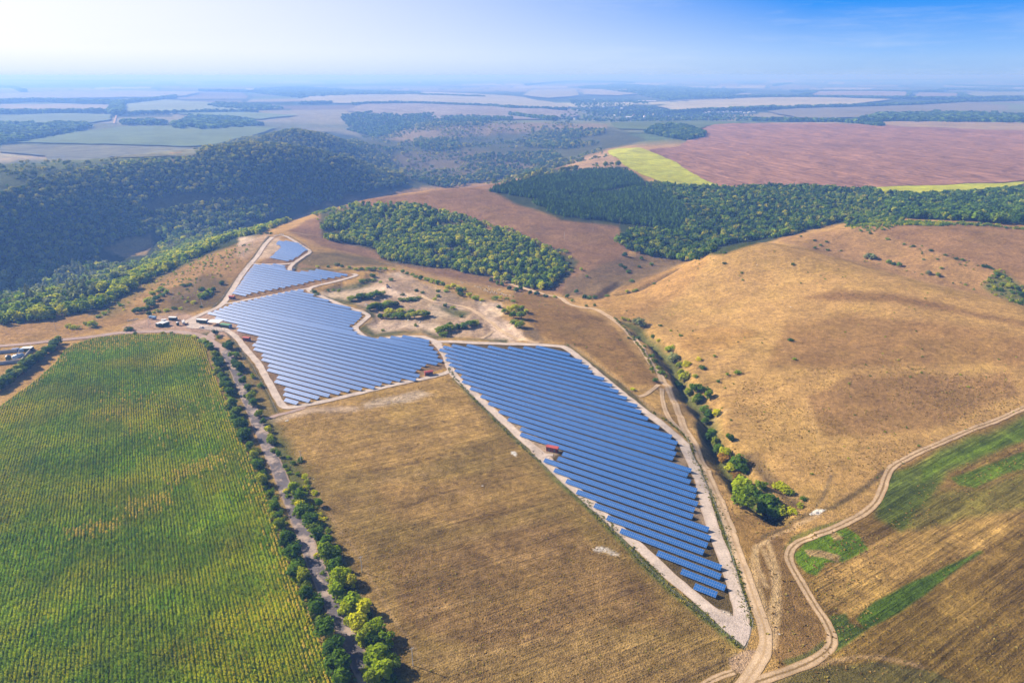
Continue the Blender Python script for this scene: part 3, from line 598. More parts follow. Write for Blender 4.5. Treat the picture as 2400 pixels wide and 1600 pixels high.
# dirt tracks
lnD = PP('k', [(60,300),(140,320),(220,345),(300,370),(420,430),(520,460),(700,512),(830,540),(920,600),(1040,630),(1150,645),(1260,700),(1370,780),(1470,880),(1560,980),(1640,1090),(1710,1200),(1780,1310),(1850,1430)]) + PP('z5', [(1750,680),(1800,790),(1880,950),(1950,1100),(2030,1280),(2100,1460)]) + PP('z6', [(1400,400),(1470,590),(1540,780),(1600,950),(1660,1120),(1690,1220),(1690,1330),(1650,1430),(1570,1550),(1520,1600)])
ribbon('dirt_track', lnD, [5.4, 5.4, 5.6, 5.6, 5.2, 5, 5, 5.4], m_track2, k=1.4, step=2)
ribbon('dirt_track', PP('k', [(1740,1340),(1690,1380),(1620,1430),(1560,1450)]), 3.0, m_track2, k=1.8)
ribbon('dirt_track', PP('z5', [(1618,470),(1625,560),(1660,660),(1720,730),(1780,790)]), 3.2, m_track2, k=1.2)
lnE = PP('z8', [(2900,-290),(2300,-50),(1900,90),(1792,125),(1650,190),(1500,245),(1350,310),(1230,362),(1120,420),(1075,470),(1045,560),(1012,620),(960,670),(880,715),(760,770),(640,815),(580,850),(555,900),(575,960),(640,1070),(700,1170),(752,1250),(783,1330),(765,1390),(700,1440),(600,1490),(480,1530),(370,1570),(250,1630)])
ribbon('dirt_track', lnE, 4.2, m_track, k=1.3, step=2)
ribbon('dirt_track', PP('q', [(1080,380),(1200,430),(1320,450),(1480,480),(1620,545),(1760,640),(1900,740),(2080,800),(2200,830)]), 4.0, m_track2, k=1.4)
ribbon('dirt_track', PP('q', [(1660,785),(1720,750),(1770,715)]), 3.0, m_track2, k=1.4)
ribbon('dirt_track', PP('u', [(700,220),(900,240),(1050,270),(1180,280)]), 3.0, m_track, k=1.2)
ribbon('dirt_track', PP('z6', [(1240,1600),(1350,1540),(1480,1490)]), 3.0, m_track, k=1.2)
ribbon('dirt_track', PP('d', [(262,285),(266,272),(270,262)]), 8, m_track, k=1.5, step=20)
# crops
RY = R(-28.1)                                 # azimuth of the crop rows, clockwise from straight ahead
m_crop = earth('maize_floor', col=(.085, .14, .008), var=((.01, .3), (.05, .3), (.4, .3), (1.2, .3)), tint=(1.3, 1.0, .7), stripes=((RY, 1.4, .35), (RY, 6, .2)), bump=.8)
cropP = PP('c', [(0,330),(60,285),(160,215),(250,130),(290,80),(330,52),(430,22),(560,8),(740,4),(830,10),(890,28),(925,70),(935,130),(960,190),(990,260),(1030,350),(1070,440),(1110,540),(1150,640),(1190,720),(1220,830),(1260,950),(1310,1080),(1380,1250),(1460,1450),(1530,1640)]) + PP('d', [(700,1640),(300,1640),(-200,1640),(-300,1200)])
crop = sheet('crop_field', cropP, m_crop, 2.5, .6, k=1.0)
m_red = earth('ploughed_soil', col=(.265, .145, .088), var=((.004, .12), (.03, .08), (.2, .12)), tint=(1.1, 1.12, 1.05), stripes=((azim('d', (1613, 347), (2051, 430)), 12, .34), (azim('d', (1613, 347), (2051, 430)), 4.5, .26), (azim('d', (1613, 347), (2051, 430)), 40, .14)), bump=.5)
redP = PP('d', [(1490,347),(1560,338),(1600,305),(1640,288),(1700,286),(1850,284),(2000,288),(2150,296),(2352,302),(2600,310),(2600,412),(2352,417),(2200,424),(2000,432),(1800,430),(1690,432),(1655,430),(1590,400)])
sheet('ploughed_field', redP, m_red, 8, 2, k=3, sub=2)
m_lime = earth('young_crop', col=(.37, .38, .028), var=((.01, .25), (.05, .2), (.3, .15)), tint=(.8, .9, 1), stripes=((math.radians(-35), 6, .15),), bump=.3)
sheet('green_field_strip', PP('d', [(1395,350),(1420,342),(1470,341),(1488,347),(1590,400),(1654,431),(1600,430),(1540,425),(1480,405),(1430,380)]), m_lime, 8, 2, k=2.6)
sheet('green_field_strip', PP('d', [(2000,432),(2200,425),(2352,419),(2600,408),(2600,420),(2352,424),(2290,438),(2240,445),(2100,446),(2020,447)]), m_lime, 8, 2, k=2.6)
def far_field(name, poly, col, stripe=None, k=3.2): 
    sheet(name, PP('d', poly), earth(name, col=(col[0] * .72, col[1] * .80, col[2] * .85), var=((.002, .12), (.01, .14), (.05, .1)), tint=(.95, 1, .9), stripes=stripe, bump=0), 40, 8, k=k, sub=3)  # field colour cooled and darkened, distance haze painted in
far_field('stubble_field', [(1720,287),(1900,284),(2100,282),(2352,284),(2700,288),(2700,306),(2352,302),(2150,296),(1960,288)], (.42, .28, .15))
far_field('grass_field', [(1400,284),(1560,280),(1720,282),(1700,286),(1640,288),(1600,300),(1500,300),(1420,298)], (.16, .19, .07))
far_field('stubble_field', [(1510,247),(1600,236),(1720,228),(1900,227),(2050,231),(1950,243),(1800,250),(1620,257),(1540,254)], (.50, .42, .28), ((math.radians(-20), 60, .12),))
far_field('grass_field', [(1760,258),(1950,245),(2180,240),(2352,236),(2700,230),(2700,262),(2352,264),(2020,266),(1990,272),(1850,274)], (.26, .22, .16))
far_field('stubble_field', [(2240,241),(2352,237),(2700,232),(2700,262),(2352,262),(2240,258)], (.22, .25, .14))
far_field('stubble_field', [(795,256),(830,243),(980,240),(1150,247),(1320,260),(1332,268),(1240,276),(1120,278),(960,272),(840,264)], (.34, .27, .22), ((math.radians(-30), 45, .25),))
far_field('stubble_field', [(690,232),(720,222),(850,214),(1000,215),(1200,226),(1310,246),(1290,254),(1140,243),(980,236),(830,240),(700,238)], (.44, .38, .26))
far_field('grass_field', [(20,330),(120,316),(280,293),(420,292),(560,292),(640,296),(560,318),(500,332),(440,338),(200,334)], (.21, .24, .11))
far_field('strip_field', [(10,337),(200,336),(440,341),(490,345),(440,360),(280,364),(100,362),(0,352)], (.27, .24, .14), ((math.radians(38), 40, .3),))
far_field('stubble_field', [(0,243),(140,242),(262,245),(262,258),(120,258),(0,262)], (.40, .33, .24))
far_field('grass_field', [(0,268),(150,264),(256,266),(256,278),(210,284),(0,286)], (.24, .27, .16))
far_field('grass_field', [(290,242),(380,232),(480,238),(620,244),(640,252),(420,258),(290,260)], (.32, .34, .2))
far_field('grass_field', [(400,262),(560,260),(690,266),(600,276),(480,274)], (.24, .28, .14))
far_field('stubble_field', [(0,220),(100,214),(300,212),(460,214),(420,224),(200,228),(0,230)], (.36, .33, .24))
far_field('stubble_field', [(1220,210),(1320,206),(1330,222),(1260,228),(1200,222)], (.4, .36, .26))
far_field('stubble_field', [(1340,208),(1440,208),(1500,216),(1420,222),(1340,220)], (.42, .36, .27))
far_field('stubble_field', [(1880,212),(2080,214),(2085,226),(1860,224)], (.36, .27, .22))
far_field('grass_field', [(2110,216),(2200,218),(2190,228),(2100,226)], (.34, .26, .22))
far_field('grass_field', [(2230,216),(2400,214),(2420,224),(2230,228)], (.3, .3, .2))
# ------------------------------------------------------------------ the solar plant
ORD = ['first', 'second', 'third', 'fourth', 'fifth', 'sixth', 'seventh', 'eighth', 'ninth', 'tenth', 'eleventh', 'twelfth', 'thirteenth', 'fourteenth', 'fifteenth', 'sixteenth', 'seventeenth', 'eighteenth', 'nineteenth']
TENS = ['', '', 'twenty', 'thirty', 'forty', 'fifty', 'sixty', 'seventy', 'eighty', 'ninety']; TENTH = ['', '', 'twentieth', 'thirtieth', 'fortieth', 'fiftieth', 'sixtieth', 'seventieth', 'eightieth', 'ninetieth']
def nth(i):                                   # 1 -> first
    if i < 20: return ORD[i - 1]
    t, u = divmod(i, 10); return TENTH[t] if u == 0 else TENS[t] + '-' + ORD[u - 1]
def glassmat(name):
    m, nt = mat_new(name); N = NT(nt); tc = N.n('ShaderNodeTexCoord'); g = N.n('ShaderNodeNewGeometry')
    c = N.mix(N.noise(g.outputs['Position'], .35, 2), (.001, .064, .235), (.002, .086, .31))
    b = N.n('ShaderNodeBsdfPrincipled', i_Roughness=.40); N.l(c, b.inputs['Base Color']); b.inputs['IOR'].default_value = 1.68
    N.out(b.outputs[0]); return m
m_glass = glassmat('module_glass'); m_alu = plain('module_frame', (.42, .53, .72), .45, .05, .2, .3); m_steel = plain('galvanised_steel', (.36, .37, .38), .5, .15, 1, .6)
TILT = R(25); CT, ST = math.cos(TILT), math.sin(TILT); ML, MWD = 1.50, 1.0       # module length up the slope, width along the row
def slope(u, h=0): return (-1.36 + u * CT - h * ST, .75 + u * ST + h * CT)         # distance up the slope -> (y, z)
def add_box_slope(V, F, x0, x1, u0, u1, h0, h1):
    k = len(V)
    for h in (h0, h1):
        for u in (u0, u1):
            y, z = slope(u, h); V += [(x0, y, z), (x1, y, z)]
    F += [(k, k + 2, k + 3, k + 1), (k + 4, k + 5, k + 7, k + 6), (k, k + 1, k + 5, k + 4), (k + 2, k + 6, k + 7, k + 3), (k, k + 4, k + 6, k + 2), (k + 1, k + 3, k + 7, k + 5)]
def module_mesh():
    V = []; F = []; add_box_slope(V, F, 0, MWD - .012, 0, ML - .015, -.04, 0); n = len(F); k = len(V)
    for x, u in ((.03, .03), (MWD - .042, .03), (MWD - .042, ML - .045), (.03, ML - .045)): y, z = slope(u, .006); V.append((x, y, z))
    F.append((k, k + 1, k + 2, k + 3)); me = bpy.data.meshes.new('solar_module'); me.from_pydata(V, [], F); me.materials.append(m_alu); me.materials.append(m_glass)
    me.polygons[n].material_index = 1; return me
ME_MOD = module_mesh()
def row_meshes(n, with_modules=True):
    out = []
    if with_modules:
        V = []; F = []; mi = []
        for u0 in (0, ML + .02): add_box_slope(V, F, 0, n * MWD, u0, u0 + ML - .015, -.04, 0)
        mi += [0] * len(F)
        for i in range(n):
            for u0 in (0, ML + .02):
                k = len(V)
                for x, u in ((.03, .03), (MWD - .035, .03), (MWD - .035, ML - .04), (.03, ML - .04)): y, z = slope(u0 + u, .006); V.append((i * MWD + x, y, z))
                F.append((k, k + 1, k + 2, k + 3)); mi.append(1)
        me = bpy.data.meshes.new('solar_modules'); me.from_pydata(V, [], F); me.materials.append(m_alu); me.materials.append(m_glass); me.polygons.foreach_set('material_index', mi); out.append(me)
    b = MB(); L = n * MWD
    for u in (.5, 1.5, 2.5): y, z = slope(u, -.09); b.box((L / 2, y, z), (L, .07, .09))
    for i in range(max(2, int(L / 4) + 1)):
        x = .4 + (L - .8) * i / max(1, int(L / 4))
        for u in (.6, 2.4): y, z = slope(u, -.14); b.box((x, y, (z - .6) / 2), (.09, .09, z + .6))
    me = bpy.data.meshes.new('support_frame'); me.from_pydata(b.v, [], b.f); me.materials.append(m_steel)
    return out + [me]
def place_row(a, bpt, ang, label, group, single=False):
    L = math.hypot(bpt[0] - a[0], bpt[1] - a[1]); n = max(4, int(round(L / MWD)))
    za = float(HZ(*a[:2])); zb = float(HZ(*bpt[:2])); sl = math.atan2(zb - za, L)
    e = empty('solar_panel_row', (a[0], a[1], za + .1), 0, label, 'solar panels', group); e.rotation_euler = (0, -sl, ang)
    ms = row_meshes(n, not single)
    if single:
        for i in range(n):
            for u0 in (0, ML + .02):
                o = obj('solar_module', ME_MOD, e); y, z = slope(u0); y0, z0 = slope(0); o.location = (i * MWD, y - y0, z - z0)
    else: tag(obj('solar_modules', ms[0], e), kind='stuff') if n * 2 > 100 else obj('solar_modules', ms[0], e)
    obj('support_frame', ms[-1], e); return e
def rows(polys, ang, pitch, n0, n1, far_name, group, minlen=6):
    d = np.array((math.cos(ang), math.sin(ang))); nn = np.array((-math.sin(ang), math.cos(ang))); segs = []
    q = n0
    while q < n1:
        for pl in polys:
            ts = []
            for i in range(len(pl)):
                A_ = np.array(pl[i][:2]); B_ = np.array(pl[(i + 1) % len(pl)][:2]); qa, qb = A_ @ nn - q, B_ @ nn - q
                if (qa > 0) != (qb > 0): ts.append(float(((A_ + (B_ - A_) * qa / (qa - qb)) @ d)))
            ts.sort()
            for t0, t1 in zip(ts[::2], ts[1::2]):
                t0 += rng.uniform(0, 1.5); t1 = t0 + math.floor((t1 - t0) / 4) * 4
                if t1 - t0 > minlen: segs.append((q, t0, t1))
        q += pitch
    for k, (q, t0, t1) in enumerate(segs):
        a = d * t0 + nn * q; b = d * t1 + nn * q
        place_row(a, b, ang, far_name.format(nth(k + 1)), group)
# nearest array: every row sited by its two ends
A1 = R(-33.2); d1 = np.array((math.cos(A1), math.sin(A1))); n1 = np.array((-math.sin(A1), math.cos(A1)))
ends = fr('z5', [(990,235),(1060,285),(1115,320),(1140,355),(1225,405),(1280,450),(1320,490),(1380,540),(1450,590),(1480,630),(1530,675),(1605,735),(1685,795),(1720,845),(1705,880),(1715,915),(1700,945),(1815,1025),(1800,1065),(1815,1105),(1870,1165),(1845,1210),(1870,1265),(1845,1310),(1825,1350),(1935,1440),(1955,1500),(1930,1550)]) + fr('t', [(602,570),(775,715),(752,800),(800,910),(725,985)])
starts = fr('z5', [(765,172),(690,172),(590,170),(455,162),(310,152),(205,155),(145,166),(115,188),(153,228),(155,258),(180,292),(220,330),(265,370),(270,405),(320,455),(390,510),(440,560),(515,615),(575,670),(660,735),(700,742),(985,872),(950,905),(855,920),(920,990),(1000,1065),(1075,1135),(1195,1225),(1280,1310),(1370,1400)]) + fr('z6', [(968,700),(1130,820),(1218,918)])
qs = np.array([np.array(W(p[0], p[1], 1.6)[:2]) @ n1 for p in ends]); kk = np.arange(33); qs = np.polyval(np.polyfit(kk, qs, 3), kk)
for i in range(33):
    te = np.array(W(*ends[i], 1.6)[:2]) @ d1; ts = np.array(W(*starts[i], 1.6)[:2]) @ d1
    a = d1 * ts + n1 * qs[i]; b = d1 * te + n1 * qs[i]
    k = 33 - i
    place_row(a, b, A1, 'deep blue solar panel row, %s one up from the pointed gravel tip' % nth(k) if k > 1 else 'shortest row of blue solar panels, closest to the pointed gravel tip', 'solar panel rows of the near array', single=k <= 6)
arr2 = PP('z2', [(1050,604),(945,618),(800,648),(700,674),(600,696),(490,716),(420,745),(345,775),(292,795),(300,815),(385,842),(520,890),(530,935),(680,985),(675,1010),(648,1045),(648,1085),(722,1118),(708,1165),(765,1205),(758,1250),(842,1292),(808,1340),(892,1388),(888,1440),(888,1500),(985,1522),(1075,1500),(1150,1478),(1230,1458),(1335,1442),(1410,1422),(1485,1402),(1585,1390),(1660,1372),(1740,1350),(1805,1338),(1905,1328),(1980,1308),(1930,1250),(2010,1212),(2110,1200),(2145,1175),(2120,1140),(2080,1080),(2045,1040),(2040,1008),(1890,968),(1810,978),(1700,984),(1600,992),(1515,975),(1455,940),(1430,905),(1480,850),(1520,800),(1405,752),(1280,708),(1145,662),(1062,625)])
cab2 = [p[:2] for p in PP('z2', [(545,960),(660,975),(665,1035),(560,1030)])]
rows([arr2], R(-28.3), 6.35, 300, 760, 'pale blue solar panel row, {} from the lowest corner of the middle array', 'solar panel rows of the middle array')
arr3 = PP('z2', [(655,408),(600,475),(525,585),(482,632),(590,662),(640,645),(745,628),(800,614),(860,604),(945,585),(1005,574),(1065,560),(1140,545),(1195,534),(1250,524),(1300,515),(1370,502),(1430,486),(1330,470),(1170,448),(1050,466),(985,466),(925,452),(905,430),(912,412),(780,407)])
rows([arr3], R(-29.5), 6.6, 400, 900, 'grey blue solar panel row, {} from the nearer end of the ridge array', 'solar panel rows of the ridge array')
arr4 = PP('z2', [(855,222),(930,228),(1000,240),(1082,296),(970,378),(920,384),(780,354),(870,272),(820,240)])
rows([arr4], R(-30), 6.8, 500, 1100, 'row of pale solar panels, {} from the lower edge of the small hilltop array', 'solar panel rows of the hilltop array', 5)
# transformer kiosks
m_redroof = plain('red_roof', (.44, .085, .065), .6, .15, 1); m_brick = plain('red_brick', (.30, .085, .06), .8, .2, 2); m_door = plain('grey_door', (.18, .17, .18), .5, .1, 1); m_white = plain('white_sheet', (.78, .78, .78), .5, .08, 1); m_grey = plain('grey_panel', (.42, .44, .47), .6, .12, .8)
m_blue = plain('blue_panel', (.06, .14, .36), .55, .15, 1); m_dark = plain('dark_rubber', (.02, .02, .022), .8, .2, 2); m_conc2 = plain('concrete', (.50, .48, .46), .85, .15, .5); m_glassw = plain('window_glass', (.03, .04, .05), .1, .1, 1, 0, .6)
def at(f, p): x, y, z = P(*fr(f, [p])[0][:2]); return (x, y, z)
def kiosk(f, p, rz, L, label):
    e = empty('transformer_kiosk', at(f, p), rz, label, 'transformer kiosk', 'red transformer kiosks of the solar plant')
    MB().box((0, 0, 1.3), (L, 2.6, 3.2)).build('wall', m_brick, e); MB().prism([(-1.6, 2.9), (1.6, 2.9), (1.6, 3.0), (0, 3.55), (-1.6, 3.0)], -L / 2 - .3, L / 2 + .3).build('roof', m_redroof, e)
    for x in (-L / 4, L / 4): MB().box((x, -1.32, 1.3), (1.1, .06, 2.1)).build('door', m_door, e)
    MB().box((L / 2 + .03, 0, 1.7), (.06, 1, .8)).build('vent_grille', m_grey, e)
kiosk('z5', (865,900), R(-22), 7.0, 'red kiosk with bright red roof at the notch in the near solar array')
kiosk('z2', (2030,1270), R(20), 6.0, 'red kiosk beside the road junction between near and middle arrays')
kiosk('z2', (600,1000), R(-15), 6.0, 'small brick red kiosk by the road left of the middle array')
kiosk('z2', (485,672), R(-15), 6.0, 'red kiosk at the lower left corner of the ridge array')
# ------------------------------------------------------------------ vegetation
def crown(name, lobes, nq, q, mat, seed, flat=.0, up=0.0):
    """leaf clumps spread over and inside overlapping lobes; lobes: (x,y,z,rx,ry,rz)"""
    g = np.random.default_rng(seed); L = np.array(lobes, float); vol = (L[:, 3] * L[:, 4] * L[:, 5]) ** (2 / 3); pick = g.choice(len(L), nq, p=vol / vol.sum())
    n = g.normal(size=(nq, 3)); n /= np.linalg.norm(n, axis=1)[:, None]; rad = g.uniform(.62, 1.06, nq) ** .8
    c = L[pick, :3] + n * L[pick, 3:6] * rad[:, None]
    c = c[c[:, 2] > .15] if True else c; keep = len(c); n = n[:keep]; pick = pick[:keep]
    nn = n + g.normal(size=(keep, 3)) * .42; nn[:, 2] += .45 + up; nn /= np.linalg.norm(nn, axis=1)[:, None]
    a = np.cross(nn, g.normal(size=(keep, 3))); a /= np.linalg.norm(a, axis=1)[:, None]; b = np.cross(nn, a)
    s = q * g.uniform(.6, 1.35, keep)[:, None]; s2 = s * g.uniform(.55, 1.0, keep)[:, None]
    bend = nn * s * g.uniform(-.3, .1, keep)[:, None]
    V = np.stack([c - a * s + bend, c - b * s2, c + a * s + bend, c + b * s2], 1).reshape(-1, 3)
    F = np.arange(keep * 4).reshape(-1, 4); me = npmesh(name, V, F, mat)
    t = me.attributes.new('tone', 'FLOAT', 'FACE'); lt = g.uniform(0, 1, len(L))
    t.data.foreach_set('value', np.clip(.55 * lt[pick] + .45 * g.uniform(0, 1, keep), 0, 1).astype(np.float32)); return me
def trunk_mesh(name, h, r, mat, seed, limbs=4, spread=1.6):
    g = random.Random(seed); b = MB(); b.tube((0, 0, -.3), (0, 0, h * .45), r, r * .7, 7); b.tube((0, 0, h * .45), (.1 * h * g.uniform(-1, 1), .1 * h * g.uniform(-1, 1), h * .8), r * .7, r * .2, 6)
    for i in range(limbs):
        a = g.uniform(0, 6.28); z = h * g.uniform(.25, .5); b.tube((0, 0, z), (spread * math.cos(a), spread * math.sin(a), z + h * .28), r * .45, r * .12, 5)
    me = bpy.data.meshes.new(name); me.from_pydata(b.v, [], b.f); me.materials.append(mat); return me
m_bark = plain('bark', (.10, .075, .055), .9, .3, 3)
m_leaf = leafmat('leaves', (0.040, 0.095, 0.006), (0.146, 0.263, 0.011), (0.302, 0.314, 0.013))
m_leafb = leafmat('painted_sunlit_leaves', (.11, .20, .006), (.36, .48, .014), (.52, .48, .012), .42)  # brighter leaf copy, the sunlit look is painted into its colour
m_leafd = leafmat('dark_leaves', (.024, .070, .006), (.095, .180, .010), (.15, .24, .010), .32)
m_grey = leafmat('grey_willow_leaves', (0.095, 0.123, 0.042), (0.258, 0.291, 0.112), None, .25)
m_rust = leafmat('rusty_leaves', (.16, .09, .015), (.36, .20, .03), None)
m_yel = leafmat('yellow_green_leaves', (0.213, 0.269, 0.004), (0.582, 0.594, 0.008), None)
m_pine = leafmat('pine_needles', (0.022, 0.065, 0.010), (0.081, 0.157, 0.018), (0.112, 0.202, 0.014), .15)
m_hill = leafmat('hillside_leaves', (.055, .10, .008), (.21, .27, .018), (.40, .36, .025), .32)  # warm olive tone paints sunlit highlights onto some crowns
def lobes_broad(g, h, w, n=8, low=.28):
    out = [(0, 0, h * .58, w * .36, w * .36, h * .34)]
    for i in range(n):
        a = 6.283 * (i + g.uniform(-.3, .3)) / n; r_ = w * g.uniform(.20, .34); z = h * g.uniform(low, .78); s = w * g.uniform(.14, .25)
        out.append((r_ * math.cos(a), r_ * math.sin(a), z, s, s, s * g.uniform(.8, 1.15)))
    return out
def lobes_bush(g, h, w, n=6):
    out = [(0, 0, h * .4, w * .36, w * .36, h * .45)]
    for i in range(n): a = g.uniform(0, 6.283); r_ = w * g.uniform(.15, .36); s = w * g.uniform(.14, .24); out.append((r_ * math.cos(a), r_ * math.sin(a), h * g.uniform(.25, .62), s, s, s))
    return out
gq = random.Random(3)
def variants(kind, mat, n, nq, q, h=8, w=7, tag_=0):
    out = []
    for i in range(n):
        if kind == 'broad': lb = lobes_broad(gq, h, w * gq.uniform(.85, 1.15), gq.randint(7, 10), .24)
        elif kind == 'bush': lb = lobes_bush(gq, h, w)
        elif kind == 'poplar': lb = [(gq.uniform(-.2, .2), gq.uniform(-.2, .2), h * t, w * .5 * s, w * .5 * s, h * .13) for t, s in ((.14, .75), (.26, 1), (.38, 1.05), (.5, .95), (.62, .85), (.74, .7), (.85, .5), (.95, .25))]
        else: lb = [(0, 0, h * t, w * .5 * s, w * .5 * s, h * .09) for t, s in ((.18, 1), (.3, .92), (.42, .8), (.54, .66), (.66, .5), (.78, .36), (.9, .18))]
        out.append(crown('crown', lb, nq, q, mat, gq.randint(0, 9999)))
    return out
CR = {'leaf': variants('broad', m_leaf, 6, 620, .50), 'sun': variants('broad', m_leafb, 4, 620, .50), 'dark': variants('broad', m_leafd, 5, 620, .50), 'grey': variants('broad', m_grey, 3, 520, .52),
      'rust': variants('broad', m_rust, 2, 420, .5), 'bush': variants('bush', m_leaf, 5, 260, .30, 3.2, 4.2), 'sbush': variants('bush', m_leafb, 4, 260, .30, 3.2, 4.2), 'ybush': variants('bush', m_yel, 3, 220, .30, 3.2, 4.2),
      'dbush': variants('bush', m_leafd, 4, 260, .30, 3.2, 4.2), 'poplar': variants('poplar', m_grey, 3, 620, .55, 20, 5.2), 'gbush': variants('bush', m_grey, 2, 260, .30, 3.2, 4.2)}
TR = [trunk_mesh('trunk', 8, .2, m_bark, i) for i in range(3)]; TRP = trunk_mesh('trunk', 20, .28, m_bark, 9, 2, 1.0)
WORDS = {'leaf': 'green', 'sun': 'sunlit yellow-green', 'dark': 'dark green', 'grey': 'silvery grey', 'rust': 'rust tinted', 'bush': 'green', 'sbush': 'sunlit green', 'ybush': 'yellow-green', 'dbush': 'dark green', 'poplar': 'tall slim grey-green', 'gbush': 'silvery grey'}
def plants(f, pts, where, group, default='leaf', mix=(), jit=0):
    """pts: (px, py, height[, kind]); labels tell them apart by their order along the row"""
    n = len(pts)
    for i, p in enumerate(pts):
        x, y, z = P(*fr(f, [p])[0][:2]); h = p[2]; k = p[3] if len(p) > 3 else (default if not mix else gq.choice(mix))
        tree = k in ('leaf', 'sun', 'dark', 'grey', 'rust', 'poplar') and h >= 4.5
        if not tree: k = {'leaf': 'bush', 'sun': 'sbush', 'dark': 'dbush', 'grey': 'gbush', 'rust': 'ybush'}.get(k, k)
        base = 20 if k == 'poplar' else 8 if tree else 3.2
        s = h / base * (.95 if 'road' in group else 1.12); sw = s * gq.uniform(1.05, 1.6) * (1.5 if 'thicket' in group else .92 if 'road' in group else 1.1); rz = gq.uniform(0, 6.28); rot = (0, 0, rz)
        lab = '%s %s %s, %s %s' % (WORDS[k], 'tree' if tree else 'bush', ('crown reaching the ground' if tree and k != 'poplar' else ''), nth(i + 1), where)
        lab = ' '.join(lab.replace(' ,', ',').split()); wd = lab.split()
        if len(wd) > 16: lab = lab.replace(' crown reaching the ground', '')
        if tree:
            e = empty('poplar_tree' if k == 'poplar' else 'roadside_tree' if 'road' in group else 'broadleaf_tree', (x, y, z - .1), 0, lab, 'tree', group); e.rotation_euler = rot; e.scale = (sw, sw, s)
            obj('crown', gq.choice(CR[k]), e); obj('trunk', TRP if k == 'poplar' else gq.choice(TR), e)
        else:
            o = obj('bush', gq.choice(CR[k])); o.location = (x, y, z - .1); o.scale = (sw, sw, s); o.rotation_euler = rot; tag(o, lab, 'bush', group)
def fill(f, pts, where, group, mix):
    q = []
    for a, b in zip(pts[:-1], pts[1:]):
        if math.hypot(a[0] - b[0], a[1] - b[1]) < 170: q.append(((a[0] + b[0]) / 2 + gq.uniform(-8, 8), (a[1] + b[1]) / 2 + gq.uniform(-8, 8), max(2.5, .62 * min(a[2], b[2]))))
    plants(f, q, where, group, mix=mix)
# trees and bushes along the asphalt road
plants('z7', [(p[0] - 16, p[1] + 4, p[2] * .9) + p[3:] for p in [(960,1555,10),(740,1570,9,'dark'),(720,1500,10,'leaf'),(700,1400,9,'dark'),(650,1300,10,'leaf'),(600,1180,9,'dark'),(545,1080,8,'dark'),(525,985,9,'leaf'),(480,960,9,'dark'),(465,860,9,'dark'),(440,770,8,'dark'),(420,790,6,'dark'),(395,690,8,'leaf'),(365,580,7,'dark'),(295,440,8.5,'leaf'),(265,355,7.5,'leaf'),(250,295,7,'leaf'),(225,250,8,'leaf')][1:]], 'from the bottom edge in the row between maize and road', 'trees along the field side of the asphalt road')
plants('r', [(440,1500,9,'dark'),(395,1350,9,'leaf'),(330,1160,7,'leaf'),(300,1250,6,'leaf'),(280,1040,8,'dark'),(210,1080,4,'dark'),(240,880,7,'leaf'),(210,790,7,'leaf'),(140,780,6,'leaf'),(170,720,7,'leaf'),(120,640,6,'dark'),(60,590,7,'leaf'),(90,490,7,'dark'),(40,430,7,'leaf'),(110,420,6,'dark'),(20,330,6,'leaf'),(60,350,5,'leaf')], 'up the far half of the row between maize and road', 'trees along the field side of the asphalt road')
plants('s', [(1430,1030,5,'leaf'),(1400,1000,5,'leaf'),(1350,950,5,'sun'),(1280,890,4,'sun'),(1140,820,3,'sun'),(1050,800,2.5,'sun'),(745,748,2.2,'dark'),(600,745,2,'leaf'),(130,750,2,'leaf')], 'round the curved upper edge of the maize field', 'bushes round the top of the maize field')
plants('z7', [(960,1550,10),(900,1570,8),(1010,1490,8),(930,1470,10),(900,1370,8),(970,1350,7),(860,1350,9),(920,1300,9),(820,1260,8),(760,1180,8),(850,1180,8),(800,1150,9),(700,1080,8),(720,1000,9),(780,1020,7),(690,930,8),(640,860,9),(640,790,7),(690,860,7),(590,740,6,'dark'),(555,660,6,'dark'),(500,610,7,'leaf'),(490,530,7,'leaf'),(455,480,6,'sun'),(600,570,5,'leaf'),(570,500,3,'ybush'),(530,440,2,'ybush'),(520,405,3,'ybush'),(430,385,2,'sbush'),(405,350,3,'leaf'),(490,320,3,'leaf'),(370,290,5,'leaf'),(330,215,6,'sun'),(315,150,5,'sun'),(285,105,5,'leaf')], 'from the bottom edge in the row right of the asphalt road', 'trees along the meadow side of the asphalt road', mix=('sun', 'leaf', 'sun', 'leaf'))
plants('r', [(650,1180,6,'leaf'),(570,1030,7,'leaf'),(540,930,7,'leaf'),(460,910,3,'leaf'),(490,810,6,'leaf'),(660,770,4,'dark'),(420,730,7,'leaf'),(570,640,4,'leaf'),(370,600,3,'dark'),(340,500,7,'dark'),(380,540,8,'dark'),(300,450,6,'dark'),(330,350,6,'sun'),(250,350,6,'sun'),(230,235,8,'leaf'),(160,200,5,'dark')], 'from the access track in the strip between road and middle array', 'trees between the road and the middle array')
plants('s', [(1520,775,5,'dark'),(1560,820,3,'sun'),(1740,1000,6,'dark')], 'near the plant gate', 'bushes near the plant gate')
fill('z7', [(960,1555,10),(740,1570,9,'dark'),(720,1500,10,'leaf'),(700,1400,9,'dark'),(650,1300,10,'leaf'),(600,1180,9,'dark'),(545,1080,8,'dark'),(525,985,9,'leaf'),(480,960,9,'dark'),(465,860,9,'dark'),(440,770,8,'dark'),(420,790,6,'dark'),(395,690,8,'leaf'),(365,580,7,'dark'),(295,440,8.5,'leaf'),(265,355,7.5,'leaf'),(250,295,7,'leaf'),(225,250,8,'leaf')][1:], 'among the undergrowth of the row between maize and road', 'roadside undergrowth on the field side', ('bush', 'dbush', 'bush', 'sbush'))
